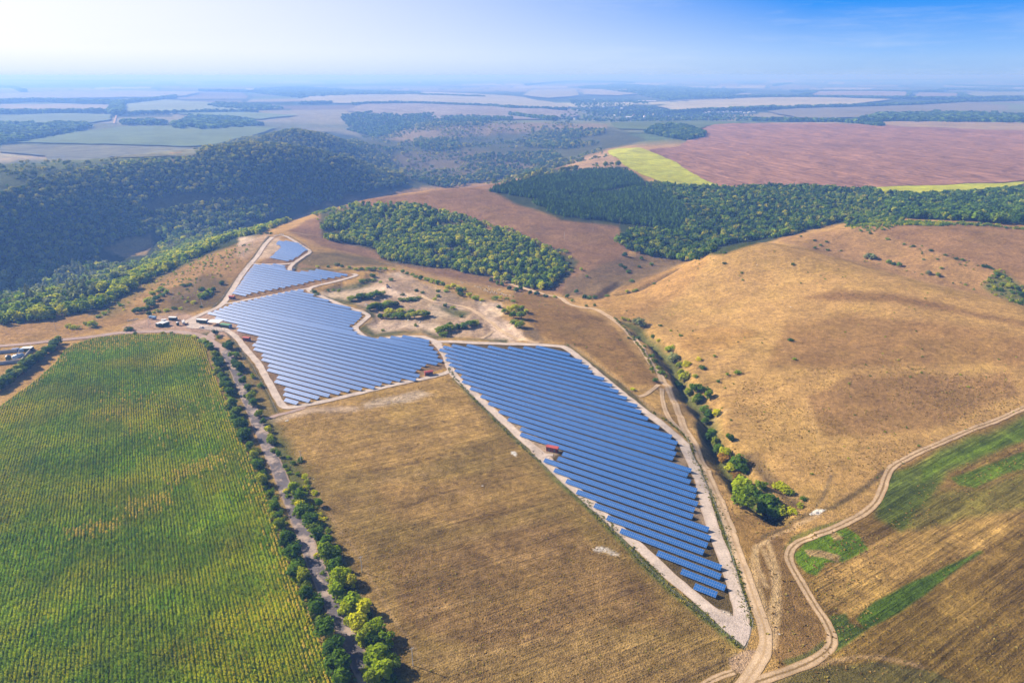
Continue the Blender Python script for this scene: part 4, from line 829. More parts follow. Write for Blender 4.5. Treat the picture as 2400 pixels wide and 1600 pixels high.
fill('r', [(440,1500,9,'dark'),(395,1350,9,'leaf'),(330,1160,7,'leaf'),(300,1250,6,'leaf'),(280,1040,8,'dark'),(210,1080,4,'dark'),(240,880,7,'leaf'),(210,790,7,'leaf'),(140,780,6,'leaf'),(170,720,7,'leaf'),(120,640,6,'dark'),(60,590,7,'leaf'),(90,490,7,'dark'),(40,430,7,'leaf'),(110,420,6,'dark'),(20,330,6,'leaf'),(60,350,5,'leaf')], 'up the far undergrowth of the row between maize and road', 'roadside undergrowth on the field side', ('bush', 'dbush', 'sbush'))
fill('z7', [(960,1550,10),(900,1570,8),(1010,1490,8),(930,1470,10),(900,1370,8),(970,1350,7),(860,1350,9),(920,1300,9),(820,1260,8),(760,1180,8),(850,1180,8),(800,1150,9),(700,1080,8),(720,1000,9),(780,1020,7),(690,930,8),(640,860,9),(640,790,7),(690,860,7),(590,740,6,'dark'),(555,660,6,'dark'),(500,610,7,'leaf'),(490,530,7,'leaf'),(455,480,6,'sun'),(600,570,5,'leaf'),(570,500,3,'ybush'),(530,440,2,'ybush'),(520,405,3,'ybush'),(430,385,2,'sbush'),(405,350,3,'leaf'),(490,320,3,'leaf'),(370,290,5,'leaf'),(330,215,6,'sun'),(315,150,5,'sun'),(285,105,5,'leaf')], 'among the undergrowth of the row right of the road', 'roadside undergrowth on the meadow side', ('sbush', 'bush', 'bush'))
hp = []
for t in np.linspace(0, 1, 15):
    x = 0 + 1080 * t; yb = 1440 - 830 * t
    hp += [(x - 60, yb - 20 + gq.uniform(-30, 20), 6.5 + gq.uniform(-1, 1), gq.choice(('dark', 'dark', 'leaf'))), (x, yb - 150 + 60 * t + gq.uniform(-20, 20), 5.5 + gq.uniform(-.6, 1), gq.choice(('dark', 'leaf')))]
plants('l', hp, 'up the dense hedge beside the walled tank yard', 'trees of the hedge by the tank yard')
plants('w', [(145,1052,3,'leaf'),(300,1015,2,'leaf'),(500,1088,3.5,'ybush'),(470,1080,3.5,'ybush'),(535,1090,3,'ybush'),(590,1062,3,'leaf'),(640,1075,6,'sun'),(885,1100,3.5,'dark'),(680,1010,3,'sun'),(720,990,3,'sbush'),(830,930,2.5,'dark')], 'from the left on the grassy brow above the wooded valley', 'bushes on the grassy brow')
plants('s', [(120,400,4.5),(200,390,4.5),(170,350,4),(260,350,4),(330,330,4,'dark'),(400,290,6),(440,250,5),(320,230,5,'sun'),(470,190,5,'dark'),(520,160,4.6),(360,180,4,'sun'),(430,110,6,'sun'),(530,60,5,'sun'),(610,40,5),(580,110,4,'dark'),(370,445,5,'dark'),(530,375,3),(660,360,3,'sun'),(800,330,3),(910,330,2.5,'sun'),(1260,295,2,'dark'),(1290,150,5,'sun'),(1250,130,5,'sun'),(1320,110,5,'sun'),(1370,80,5,'dark'),(1400,30,4,'dark'),(1480,20,5,'dark'),(1120,230,3,'sun'),(40,690,3.5,'dark')], 'up the scrubby slope above the site yard', 'bushes on the slope above the site yard')
plants('w', [(1150,850,5,'sun'),(1120,820,4,'sun'),(1530,785,4.6,'dark'),(1390,825,4,'dark'),(1280,795,3.5,'leaf'),(1310,790,3,'dark'),(1420,870,5,'sun'),(1440,850,4,'sun'),(1870,438,3.5,'dark'),(1800,442,2.5,'leaf'),(1840,436,3,'dark')], 'along the spur left of the ridge array', 'bushes on the spur')
q_ = [(420,425,4.6),(480,415,5),(540,405,6),(600,405,6),(660,385,6),(710,375,5),(500,400,5),(600,515,5),(660,505,6),(720,495,5),(780,475,6),(840,475,5),(640,490,5),(780,530,4,'sun'),(890,425,3),(960,425,4),(1020,420,4),(1060,405,3),(700,592,5),(760,592,5),(830,592,5),(900,592,6),(960,592,5),(1020,588,6),(1090,578,6),(1140,572,5),(880,530,4,'sun'),(990,540,4),(1260,725,5),(1310,712,6),(1370,712,6),(1430,692,5),(1490,682,5),(1550,662,5),(1600,652,4),(1290,762,4,'sun'),(1350,680,5)]
plants('q', q_, 'along the dark thickets inside the chalky pit', 'thickets in the chalky pit', mix=('leaf', 'dark', 'leaf'))
plants('q', [(460,132,3),(520,132,3.5),(570,135,4),(630,135,4),(700,132,4),(740,128,3),(820,132,2.5),(910,165,4.6),(950,175,3.5),(1000,185,3),(1030,205,4),(1080,225,5),(1140,235,4),(1190,255,5),(1240,270,5),(1290,285,5),(1330,305,4),(1390,305,5),(1430,305,4),(1450,350,6),(1490,335,4.6),(1460,378,4),(1540,390,5),(1600,410,4),(1660,425,2.5),(1780,415,4),(1830,405,3),(1900,415,3),(1960,435,3),(1870,545,5),(1920,535,6),(1980,515,6),(2040,525,6),(1960,585,6),(2030,595,7),(2080,545,4.6),(1970,635,4),(2020,675,6)], 'along the green rim behind the chalky pit', 'bushes on the far rim of the chalky pit', mix=('sun', 'sun', 'leaf'))
plants('q', [(800,235,3.5),(620,195,4),(1820,490,3),(1310,475,3),(1100,355,3),(1040,335,3),(1240,340,3),(1320,340,3),(1240,385,3),(910,372,2.5),(700,255,3),(520,245,4),(580,245,4),(630,240,3.5),(300,335,3),(250,330,2.5),(200,335,2.5),(60,350,4),(90,370,3),(1210,420,3),(1380,500,3),(1460,580,2.5),(1030,665,2.5),(720,710,2),(280,90,4,'grey'),(100,110,3),(200,108,3),(330,105,3),(400,112,3)], 'of the scattered bushes in and around the chalky pit', 'scattered bushes of the chalky pit', mix=('leaf', 'dark', 'sun'))
plants('g', [(160,285,3,'ybush'),(190,290,2.6,'ybush'),(240,312,6,'grey'),(265,322,7,'grey'),(340,395,2.5,'leaf'),(375,420,2.5,'sun'),(430,480,4.6,'sun'),(450,470,4,'sun'),(470,535,6,'grey'),(500,575,4.6,'leaf'),(545,570,4.6,'sun'),(510,625,5,'leaf'),(530,650,6,'leaf'),(500,705,5,'dark'),(560,745,5,'leaf'),(600,725,6,'leaf'),(620,785,6,'leaf'),(680,765,6,'leaf'),(660,720,4,'leaf'),(600,795,5,'leaf'),(650,855,5,'dark'),(680,885,6,'dark'),(730,875,5,'sun'),(660,925,5,'leaf'),(700,995,5,'leaf'),(690,1020,6,'dark'),(720,1045,5,'leaf'),(810,1025,4.6,'leaf'),(740,1100,6,'leaf'),(780,1125,6,'sun'),(770,1155,6,'rust'),(860,1195,8,'leaf'),(820,1215,6,'sun'),(890,1225,6,'leaf'),(850,1265,5,'rust'),(880,1340,9,'sun'),(870,1395,8,'sun'),(930,1385,9,'leaf'),(910,1430,8,'leaf'),(980,1405,8,'dark'),(1040,1435,8,'dark'),(1010,1475,7,'dark'),(1080,1495,6.5,'leaf'),(1000,1325,5,'leaf'),(1110,1455,4.6,'dark'),(1150,1470,4,'ybush'),(1190,1472,3,'ybush')], 'down the ravine between the track and the bare hill', 'trees and bushes in the ravine')
plants('g', [(620,535,3),(640,585,3),(595,635,2.5),(860,615,3.5),(800,625,2),(740,665,2),(720,512,2),(510,385,2),(450,355,1.8),(385,325,2),(1155,1345,4,'ybush'),(1120,1315,4,'ybush'),(1180,1355,3),(1240,1435,2.5),(1260,1385,2),(330,515,3),(350,545,3),(370,585,3),(395,615,3),(250,402,2.5),(190,400,2),(330,590,2),(355,660,3),(290,452,2),(215,715,2,'ybush'),(1190,410,1.6),(1205,530,2),(890,45,1.8),(210,50,3,'dark'),(180,115,2.5),(240,108,2.5)], 'of the lone bushes around the ravine', 'lone bushes around the ravine', mix=('leaf', 'sun', 'leaf'))
plants('k', [(950,575,3,'sun'),(900,540,4.6,'leaf'),(1060,545,4.6,'dark'),(1100,550,4,'dark'),(1150,545,4,'dark'),(1075,620,2.5,'leaf'),(1150,615,2.5,'leaf'),(980,500,4.6,'dark'),(700,535,4,'dark'),(620,520,5,'dark'),(560,510,4.6,'dark'),(430,480,5,'dark'),(370,465,5,'dark'),(470,470,5,'leaf'),(260,420,5,'dark'),(300,430,5,'dark'),(200,390,5,'dark'),(780,540,3,'sun'),(1270,530,3,'dark'),(1500,400,3,'leaf'),(1450,490,3,'sun'),(1510,485,3,'leaf'),(1080,350,3,'leaf'),(1700,415,2.5,'leaf'),(1430,280,4.6,'dark'),(1460,310,4,'dark'),(1390,250,4,'dark'),(1580,190,5,'dark'),(1670,240,4,'dark'),(1560,260,3,'dark'),(1640,150,6,'dark'),(1430,160,6,'dark')], 'along the gully floor below the brown hill', 'bushes of the gully below the brown hill')
plants('h', [(1270,370,6,'grey'),(1310,375,6,'grey'),(1290,360,5,'leaf'),(1420,405,4.6,'leaf'),(1450,415,4,'dark'),(1490,425,4.6,'dark'),(1690,480,5,'grey'),(1760,495,4.6,'leaf'),(1410,240,3,'sun'),(1290,200,3,'dark'),(1525,275,2.5,'dark'),(1590,288,2.5,'dark'),(1710,320,3,'leaf'),(1805,350,2.5,'dark'),(1885,375,2.5,'dark'),(1925,382,2.5,'dark'),(1780,440,2.5,'leaf'),(1660,380,2,'dark'),(1755,378,2,'dark'),(910,250,2.5,'dark'),(815,222,2.5,'leaf'),(990,258,2.5,'dark'),(1000,315,2.5,'dark'),(910,300,2.5,'leaf'),(950,282,2.5,'dark'),(2080,430,4,'dark'),(2110,435,3,'dark'),(2160,470,4,'leaf'),(2180,490,4,'leaf'),(2140,500,3,'leaf'),(2240,515,3,'dark'),(2120,530,4,'leaf'),(2200,560,4.6,'leaf'),(2250,570,5,'leaf'),(2300,590,5,'leaf'),(2170,590,4,'leaf'),(2330,630,5,'dark'),(2340,690,4,'dark'),(288,408,2.5,'dark'),(757,415,2.5,'leaf'),(407,472,2,'leaf'),(288,335,2.5,'dark'),(745,938,2.5,'dark')], 'of the bushes on the hillside right of the dome', 'bushes on the far right hillside', mix=('leaf', 'dark'))
pp = [(420,650),(405,760),(440,620),(470,600),(500,590),(530,575),(560,585),(600,565),(640,560),(520,680),(550,700),(580,720),(610,740),(640,730),(660,760),(600,800),(560,760),(530,780),(490,750),(450,720),(480,830),(530,840),(590,840),(430,800),(210,900),(240,920),(290,860),(320,880),(340,850)]
plants('w', [(a, b + 25, gq.uniform(15, 21), 'poplar') for a, b in pp], 'in the poplar clump on the valley floor', 'poplars on the valley floor')

# ---- woods: masses of trees nobody could count, one object each
def wood_object(name, pts, scl, kinds, matname_unused=None):
    me = bpy.data.meshes.new(name); n = len(pts); me.vertices.add(n); me.vertices.foreach_set('co', np.asarray(pts, np.float32).ravel())
    a = me.attributes.new('scl', 'FLOAT_VECTOR', 'POINT'); a.data.foreach_set('vector', np.asarray(scl, np.float32).ravel())
    rt = np.zeros((n, 3)); rt[:, 2] = rng.uniform(0, 6.28, n); a = me.attributes.new('rot', 'FLOAT_VECTOR', 'POINT'); a.data.foreach_set('vector', rt.astype(np.float32).ravel())
    o = tag(obj(name, me), kind='stuff'); md = o.modifiers.new('scatter', 'NODES'); ng = bpy.data.node_groups.new('scatter_' + name, 'GeometryNodeTree'); md.node_group = ng
    ng.interface.new_socket('Geometry', in_out='INPUT', socket_type='NodeSocketGeometry'); ng.interface.new_socket('Geometry', in_out='OUTPUT', socket_type='NodeSocketGeometry')
    nn = ng.nodes; gi = nn.new('NodeGroupInput'); go = nn.new('NodeGroupOutput'); ip = nn.new('GeometryNodeInstanceOnPoints'); ci = nn.new('GeometryNodeCollectionInfo')
    cl = bpy.data.collections.new('kinds_of_' + name)
    for m in kinds: cl.objects.link(bpy.data.objects.new('clump', m))
    ci.inputs['Collection'].default_value = cl; ci.inputs['Separate Children'].default_value = True; ci.inputs['Reset Children'].default_value = True
    ip.inputs['Pick Instance'].default_value = True
    ra = nn.new('GeometryNodeInputNamedAttribute'); ra.data_type = 'FLOAT_VECTOR'; ra.inputs[0].default_value = 'rot'; sa = nn.new('GeometryNodeInputNamedAttribute'); sa.data_type = 'FLOAT_VECTOR'; sa.inputs[0].default_value = 'scl'
    er = nn.new('FunctionNodeEulerToRotation'); rv = nn.new('FunctionNodeRandomValue'); rv.data_type = 'INT'; rv.inputs[4].default_value = 0; rv.inputs[5].default_value = len(kinds) - 1
    lk = ng.links.new; lk(gi.outputs[0], ip.inputs['Points']); lk(ci.outputs[0], ip.inputs['Instance']); lk(ra.outputs['Attribute'], er.inputs[0]); lk(er.outputs[0], ip.inputs['Rotation']); lk(sa.outputs['Attribute'], ip.inputs['Scale']); lk(rv.outputs[2], ip.inputs['Instance Index']); lk(ip.outputs[0], go.inputs[0])
    return o
def scatter(polys, spacing, holes=(), gap=None, rmin=0, rmax=1e9, gs=60, world_box=None):
    """jittered grid on the terrain, kept where the ground lies inside the outline"""
    PD = [[(a * .98, b * .98) for a, b in fr(f, pl)] for f, pl in polys]; HD = [[(a * .98, b * .98) for a, b in fr(f, pl)] for f, pl in holes]
    pts = [P(a / .98, b / .98) for pl in PD for a, b in pl]; pts = [p for p in pts if math.hypot(p[0], p[1]) < rmax * 1.3]
    x0, x1 = min(p[0] for p in pts) - 60, max(p[0] for p in pts) + 60; y0, y1 = min(p[1] for p in pts) - 60, max(p[1] for p in pts) + 60
    if world_box: x0, x1, y0, y1 = world_box
    gx, gy = np.meshgrid(np.arange(x0, x1, spacing), np.arange(y0, y1, spacing)); gx = gx.ravel() + rng.uniform(-.45, .45, gx.size) * spacing; gy = gy.ravel() + rng.uniform(-.45, .45, gy.size) * spacing
    r_ = np.hypot(gx, gy); k = (r_ > rmin) & (r_ < rmax) & (np.abs(np.arctan2(gx, gy)) < .85); gx, gy = gx[k], gy[k]; z = HZ(gx, gy); px, py, dp = proj(gx, gy, z); px *= .98; py *= .98
    ok_ = np.zeros(len(gx), bool)
    wob = np.clip(1000 / np.maximum(dp, 300), .4, 2); px = px + 9 * wob * fbm(gx, gy, 28, 95, 3); py = py + 5 * wob * fbm(gx, gy, 28, 96, 3)      # ragged margins
    for pl in PD: ok_ |= inpoly(px, py, pl)
    for pl in HD: ok_ &= ~inpoly(px, py, pl)
    if gap is not None: ok_ &= (fbm(gx, gy, gs, 91, 3) + rng.uniform(-.25, .25, len(gx))) > gap
    return np.stack([gx, gy, z - .2], 1)[ok_]
def wood(name, polys, spacing, kinds, size, holes=(), gap=None, rmin=0, rmax=1e9, var=.42, gs=60, wide=1.0):
    p = scatter(polys, spacing, holes, gap, rmin, rmax, gs); n = len(p)
    if n == 0: print('EMPTY', name); return
    big = 1 + .25 * fbm(p[:, 0], p[:, 1], 50, 17, 2); s = size * big * rng.uniform(1 - var, 1 + var, n); sx = s * rng.uniform(.9, 1.2, n) * wide
    print('WOOD', name, n); return wood_object(name, p, np.stack([sx, sx, s], 1), kinds)
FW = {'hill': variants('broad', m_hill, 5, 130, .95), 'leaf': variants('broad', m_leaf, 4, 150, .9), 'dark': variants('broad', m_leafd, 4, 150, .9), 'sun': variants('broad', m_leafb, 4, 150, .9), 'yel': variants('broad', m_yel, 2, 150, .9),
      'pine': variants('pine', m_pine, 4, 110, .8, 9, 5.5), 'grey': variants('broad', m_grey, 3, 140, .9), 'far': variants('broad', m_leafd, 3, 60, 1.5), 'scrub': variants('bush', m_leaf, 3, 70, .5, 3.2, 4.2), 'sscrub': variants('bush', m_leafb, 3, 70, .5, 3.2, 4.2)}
meadow = ('d', [(215,600),(240,570),(290,545),(350,538),(372,560),(350,605),(285,622)])
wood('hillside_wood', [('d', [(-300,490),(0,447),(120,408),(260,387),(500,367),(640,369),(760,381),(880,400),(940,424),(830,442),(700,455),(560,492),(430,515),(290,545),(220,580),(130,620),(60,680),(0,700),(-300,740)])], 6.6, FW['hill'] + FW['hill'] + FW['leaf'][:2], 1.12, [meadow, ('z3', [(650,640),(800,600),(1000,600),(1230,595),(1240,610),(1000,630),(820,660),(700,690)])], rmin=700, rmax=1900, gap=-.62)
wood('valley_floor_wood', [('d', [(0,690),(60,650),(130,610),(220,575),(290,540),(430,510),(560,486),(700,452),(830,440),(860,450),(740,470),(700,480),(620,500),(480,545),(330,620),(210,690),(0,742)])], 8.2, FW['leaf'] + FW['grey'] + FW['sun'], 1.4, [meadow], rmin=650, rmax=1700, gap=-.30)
wood('sunlit_valley_edge_wood', [('d', [(0,744),(0,728),(120,700),(230,690),(330,620),(440,560),(560,510),(700,470),(705,492),(650,515),(600,538),(540,548),(440,598),(330,650),(240,708),(120,732)])], 6.0, FW['sun'] + FW['leaf'][:2] + FW['sun'] + FW['yel'], 1.1, [], rmin=600, rmax=1400, gap=-.30)  # sunlit look painted with brighter and yellower leaf colours
wood('hilltop_edge_wood', [('d', [(160,398),(260,380),(330,368),(470,362),(560,366),(460,380),(300,392),(200,404)])], 7, FW['sun'][:2] + FW['hill'][:2], .9, [], rmin=1300, rmax=1900, gap=-.1)
wood('side_valley_scrub', [('d', [(-200,440),(0,380),(110,374),(220,372),(300,368),(240,386),(110,408),(0,444)])], 11, FW['scrub'] + FW['hill'][:1], 1.1, [], rmin=1350, rmax=2500, gap=.05)
wood('cone_hill_wood', [('d', [(446,352),(540,325),(610,306),(690,294),(760,305),(820,322),(880,355),(940,420),(880,402),(760,384),(640,370),(520,368),(450,366)])], 9.5, FW['hill'], 1.15, [('m', [(450,345),(530,330),(600,370),(560,380)])], rmin=1600, rmax=2700)
grove = [('d', [(735,540),(775,478),(860,470),(965,478),(1050,500),(1130,530),(1215,555),(1265,590),(1300,610),(1285,645),(1250,668),(1180,655),(1100,635),(1040,618),(960,610),(905,602),(870,590),(855,572),(800,560),(740,552)])]
wood('hollow_grove', grove, 5.6, FW['leaf'] + FW['dark'][:2] + FW['sun'] + FW['sun'], 1.0, [('z3', [(1450,650),(1600,655),(1640,690),(1500,700)]), ('z2', [(1120,120),(1230,150),(1400,100),(1500,40),(1450,90),(1380,140),(1200,170)])], rmin=700, rmax=1450, gap=-.2, gs=34)  # extra share of bright leaves paints sunlit crowns into the grove
wood('sunlit_grove_crest', [('z2', [(1600,260),(1850,200),(1880,140),(2000,140),(2180,180),(2200,230),(2080,270),(1900,260),(1800,320),(1640,330)])], 5.6, FW['yel'] + FW['sun'], .9, [], rmin=700, rmax=1450, gap=-.1)  # sun on the crest painted with yellow and bright leaf colours
wood('grove_fringe_scrub', [('d', [(1040,490),(1150,520),(1250,560),(1330,595),(1335,620),(1300,625),(1250,590),(1150,550),(1050,520)]), ('d', [(720,480),(800,475),(900,475),(760,520),(730,520)])], 6.5, FW['sscrub'] + FW['scrub'], 1.2, [], rmin=700, rmax=1450, gap=-.18)
pineP = [('d', [(1122,440),(1180,420),(1260,408),(1340,394),(1425,390),(1455,402),(1480,425),(1440,430),(1380,438),(1320,447),(1250,458),(1180,450)]), ('d', [(1215,466),(1290,455),(1380,445),(1470,432),(1530,440),(1570,470),(1590,500),(1560,535),(1480,520),(1400,510),(1300,500),(1250,480)])]
wood('pine_plantation', pineP, 5.2, FW['pine'], 1.0, [], rmin=900, rmax=1700, var=.2)
wood('mixed_hillside_wood', [('d', [(1480,425),(1580,432),(1690,436),(1760,430),(1860,432),(1960,436),(2010,450),(2040,470),(2000,500),(1900,516),(1800,545),(1690,556),(1640,575),(1600,600),(1540,598),(1440,575),(1420,560),(1450,530),(1560,535),(1590,500),(1570,470)])], 6.2, FW['dark'] + FW['leaf'] + FW['hill'][:2] + FW['pine'][:2], 1.05, [('z4', [(1420,600),(1560,605),(1690,640),(1790,715),(1560,735),(1500,690)])], rmin=800, rmax=1600, gap=-.75)
wood('young_plantation', [('z4', [(1410,592),(1560,600),(1690,640),(1800,725),(1540,745),(1490,680)])], 4.2, FW['scrub'] + FW['leaf'][:1], .95, [], rmin=800, rmax=1500, var=.15)
wood('dark_oak_wood', [('d', [(1960,432),(2020,450),(2080,452),(2140,450),(2240,450),(2290,440),(2352,425),(2600,420),(2600,530),(2352,518),(2200,506),(2080,504),(2050,490),(2030,470)])], 7.4, FW['dark'] + FW['leaf'][:2], 1.35, [], rmin=800, rmax=1600)
wood('low_young_trees', [('h', [(1100,172),(1200,140),(1500,120),(1700,118),(2000,130),(2400,160),(2400,172),(2000,148),(1600,142),(1320,182),(1200,190)])], 4.6, FW['scrub'] + FW['sscrub'][:1], 1.0, [], rmin=750, rmax=1250, gap=-.4)
wood('plateau_copse', [('z4', [(605,318),(655,292),(730,284),(800,292),(890,322),(880,340),(810,354),(700,338)])], 10, FW['dark'] + FW['leaf'][:1], 1.7, [], rmin=1800, rmax=3400)
wood('mid_valley_wood', [('m', [(0,360),(300,380),(700,420),(900,430),(1100,490),(1200,500),(1500,440),(1700,420),(1880,330),(1830,280),(1450,285),(1250,330),(1400,370),(1340,430),(1050,440),(860,430),(700,400),(560,330),(640,300),(900,260),(650,240),(600,200),(420,310),(200,330)])], 10, FW['hill'] + FW['dark'], 1.15, [], rmin=1500, rmax=3400, gap=-.12, gs=110)
wood('mid_hill_scrub', [('m', [(560,330),(900,260),(1250,270),(1500,290),(1300,430),(1000,430),(800,400)]), ('m', [(640,190),(900,120),(1450,100),(1900,100),(2150,160),(1800,260),(1200,250),(900,250)]), ('m', [(1900,330),(2100,260),(2250,380),(1700,450),(1400,480)])], 13, FW['scrub'] + FW['hill'][:1], 1.4, [], rmin=1400, rmax=4500, gap=.08, gs=120)
wood('river_wood', [('m', [(960,250),(980,200),(1240,200),(1250,270),(1080,275)]), ('m', [(1640,250),(1700,160),(1850,150),(2150,140),(2120,170),(1900,210),(2140,230),(1900,265)]), ('m', [(900,110),(1080,100),(1430,100),(1400,120),(1000,128)])], 14, FW['hill'] + FW['far'], 1.4, [], rmin=1500, rmax=5000, gap=-.25, gs=160)
wood('hill_skirt_wood', [('d', [(800,300),(840,280),(920,268),(1000,262),(960,290),(860,318)]), ('z3', [(1560,240),(1700,225),(1900,250),(2100,245),(2352,250),(2352,262),(1900,270),(1700,300),(1600,290)])], 16, FW['far'], 1.6, [], rmin=2200, rmax=7000, gap=-.2, gs=200)
# far woods and the tree belts between the fields
def far_wood(f, pl, sp=22, sc=2.2, gap=-.5, name='far_wood', rmax=30000): wood(name, [(f, pl)], sp, FW['far'], sc, gap=gap, rmin=2200, rmax=rmax, gs=400, wide=1.5)
far_wood('z3', [(-60,282),(420,282),(428,292),(300,325),(0,375),(-60,380)], 20)
far_wood('z3', [(785,290),(880,245),(1000,250),(1110,256),(1210,285),(1000,302),(820,302)], 20)
far_wood('z3', [(555,270),(700,266),(770,276),(760,286),(560,282)], 20)
far_wood('z3', [(960,196),(1000,182),(1200,192),(1300,208),(1180,214),(1000,206)], 26)
far_wood('z3', [(1170,118),(1400,109),(1650,128),(1930,138),(1930,146),(1700,144),(1380,158),(1180,136)], 40, 3)
far_wood('z4', [(1690,236),(2000,230),(2352,240),(2500,245),(2500,278),(2000,272),(1560,267)], 22)
far_wood('z4', [(300,110),(500,96),(800,112),(1080,130),(900,160),(700,170),(560,140)], 40, 3, -.2)
def belt(f, line, width=26, sc=2.0, sp=11, name='tree_belt'):
    pl = smooth_line([p[:2] for p in PP(f, line)], 60); pts = []
    for (x0, y0), (x1, y1) in zip(pl[:-1], pl[1:]):
        L = math.hypot(x1 - x0, y1 - y0); n = int(L * width / (sp * sp)) + 1
        for _ in range(n):
            t = rng.uniform(); o_ = rng.uniform(-.5, .5) * width; pts.append((x0 + (x1 - x0) * t - (y1 - y0) / L * o_, y0 + (y1 - y0) * t + (x1 - x0) / L * o_))
    a = np.array(pts); p = np.column_stack([a, HZ(a[:, 0], a[:, 1]) - .3]); s = sc * 1.7 * rng.uniform(.75, 1.2, len(p)); print('BELT', len(p), round(float(np.hypot(*a[0]))))
    wood_object(name, p, np.stack([s * 1.2, s * 1.2, s], 1), FW['far'])
belt('z3', [(-60,186),(130,176),(300,180),(540,187)], 40, 2.4); belt('z3', [(550,187),(700,173),(805,158)], 40, 2.4); belt('z3', [(-60,232),(250,231),(530,229)], 34, 2.2); belt('z3', [(535,238),(540,215),(545,190)], 60, 2.4)
belt('z3', [(590,237),(900,228),(1190,223)], 24, 1.8); belt('z3', [(920,127),(1170,132)], 40, 2.4); belt('z3', [(1380,188),(1520,184)], 24); belt('z3', [(1620,190),(1850,185),(2200,197),(2360,207)], 22, 1.7); belt('z3', [(1930,147),(2220,157)], 30)
belt('z3', [(-40,110),(60,112),(110,130)], 50, 2.6); belt('z3', [(0,78),(400,82),(700,78)], 80, 3, 30)
belt('z4', [(1000,216),(1500,204),(1850,194),(2150,179),(2352,171),(2500,168)], 34, 2); belt('z4', [(820,163),(1100,157),(1500,161),(2000,166),(2352,161),(2500,160)], 40, 2.2); belt('z4', [(1330,152),(1400,131)], 40); belt('z4', [(1820,154),(1830,137)], 30); belt('z4', [(2050,140),(2110,160)], 40)
belt('z4', [(1280,132),(1900,132),(2000,122),(2352,130)], 40, 2.4); belt('z4', [(1100,262),(1300,268),(1500,273),(1700,291)], 26, 1.6); belt('z4', [(700,230),(900,217),(1000,216)], 30, 1.7); belt('z4', [(0,206),(250,215)], 24, 1.7); belt('z4', [(0,240),(200,262)], 40, 1.7)
belt('z4', [(1350,78),(1900,76),(2352,70)], 80, 3, 30); belt('z4', [(1200,103),(1280,92)], 60, 2.6, 20); belt('z4', [(2000,100),(2352,108)], 60, 2.4, 20); belt('z4', [(60,100),(300,82),(560,90)], 70, 2.8, 26)
wood('village_trees', [('z4', [(250,160),(600,168),(660,210),(1100,232),(1120,262),(500,268),(200,258),(300,200)])], 34, FW['far'], 1.5, gap=-.02, rmin=2800, rmax=9000, gs=200, wide=1.4)
# scrub dotted over the open hillsides, dry tussocks on the meadows, and the maize itself
wood('hillside_scrub', [('d', [(1400,690),(1640,580),(1760,560),(1950,605),(2352,710),(2352,930),(2050,1080),(1860,1170),(1700,1000),(1560,820)]), ('d', [(1130,640),(1400,700),(1500,860),(1450,880),(1300,790),(1230,720)])], 13, FW['scrub'] + FW['sscrub'][:1], .30, gap=.22, gs=40, rmin=330, rmax=1100, var=.6)
wood('slope_scrub', [('h', [(1300,190),(1700,300),(2050,395),(2260,500),(2200,525),(1950,435),(1600,325),(1290,215)]), ('h', [(1000,295),(1300,340),(1500,405),(1700,465),(1850,505),(2100,600),(2080,625),(1800,530),(1480,450),(1250,390)])], 8, FW['scrub'] + FW['sscrub'][:1], .5, gap=.12, gs=30, rmin=400, rmax=1100, var=.6)
wood('gully_scrub', [('h', [(2050,560),(2130,470),(2200,445),(2352,560),(2420,700),(2250,670),(2130,620)])], 6, FW['scrub'] + FW['sscrub'][:1], .7, gap=.0, gs=30, rmin=400, rmax=1100, var=.6)
wood('spur_scrub', [('d', [(440,600),(590,548),(520,650),(480,700),(400,700),(330,725),(240,715),(330,655)])], 8, FW['scrub'] + FW['sscrub'], .55, gap=.08, gs=40, rmin=330, rmax=1100, var=.6)
m_straw = leafmat('dry_tussock', (.20, .125, .035), (.46, .31, .11), (.30, .26, .06), .35)
TU = variants('bush', m_straw, 4, 16, .30, .55, 1.1)
wood('dry_tussocks', [('d', [(640,975),(860,905),(1040,870),(1250,1050),(1500,1300),(1700,1500),(1720,1568),(1720,1640),(930,1640),(760,1330),(650,1100)])], 1.75, TU, .62, gap=-.1, gs=14, rmax=520, var=.5)
wood('dry_tussocks', [('d', [(1700,880),(2352,760),(2352,930),(2050,1080),(1860,1180),(1800,1250),(1740,1340),(1640,1100)]), ('d', [(1830,1250),(1900,1210),(2352,1000),(2352,1640),(1760,1640),(1900,1500),(1890,1400)]), ('d', [(1760,1240),(1830,1290),(1880,1480),(1780,1540),(1750,1400)])], 2.3, TU, .8, gap=.02, gs=18, rmax=560, var=.5)
m_tuft = leafmat('green_tussock', (.09, .12, .012), (.22, .25, .03), (.32, .26, .03), .35); TG = variants('bush', m_tuft, 3, 16, .30, .6, 1.1)
wood('verge_grass', [('z6', [(400,260),(470,330),(600,450),(760,620),(920,780),(1080,940),(1280,1100),(1500,1290),(1560,1340),(1500,1330),(1240,1130),(1040,960),(880,810),(700,620),(540,460),(390,300)]), ('z6', [(1200,60),(1290,210),(1380,420),(1450,620),(1520,850),(1590,1060),(1610,1180),(1570,1060),(1490,850),(1420,620),(1350,400),(1270,210),(1185,60)])], 1.3, TG, 1.0, gap=-.2, gs=8, rmax=520, var=.5)
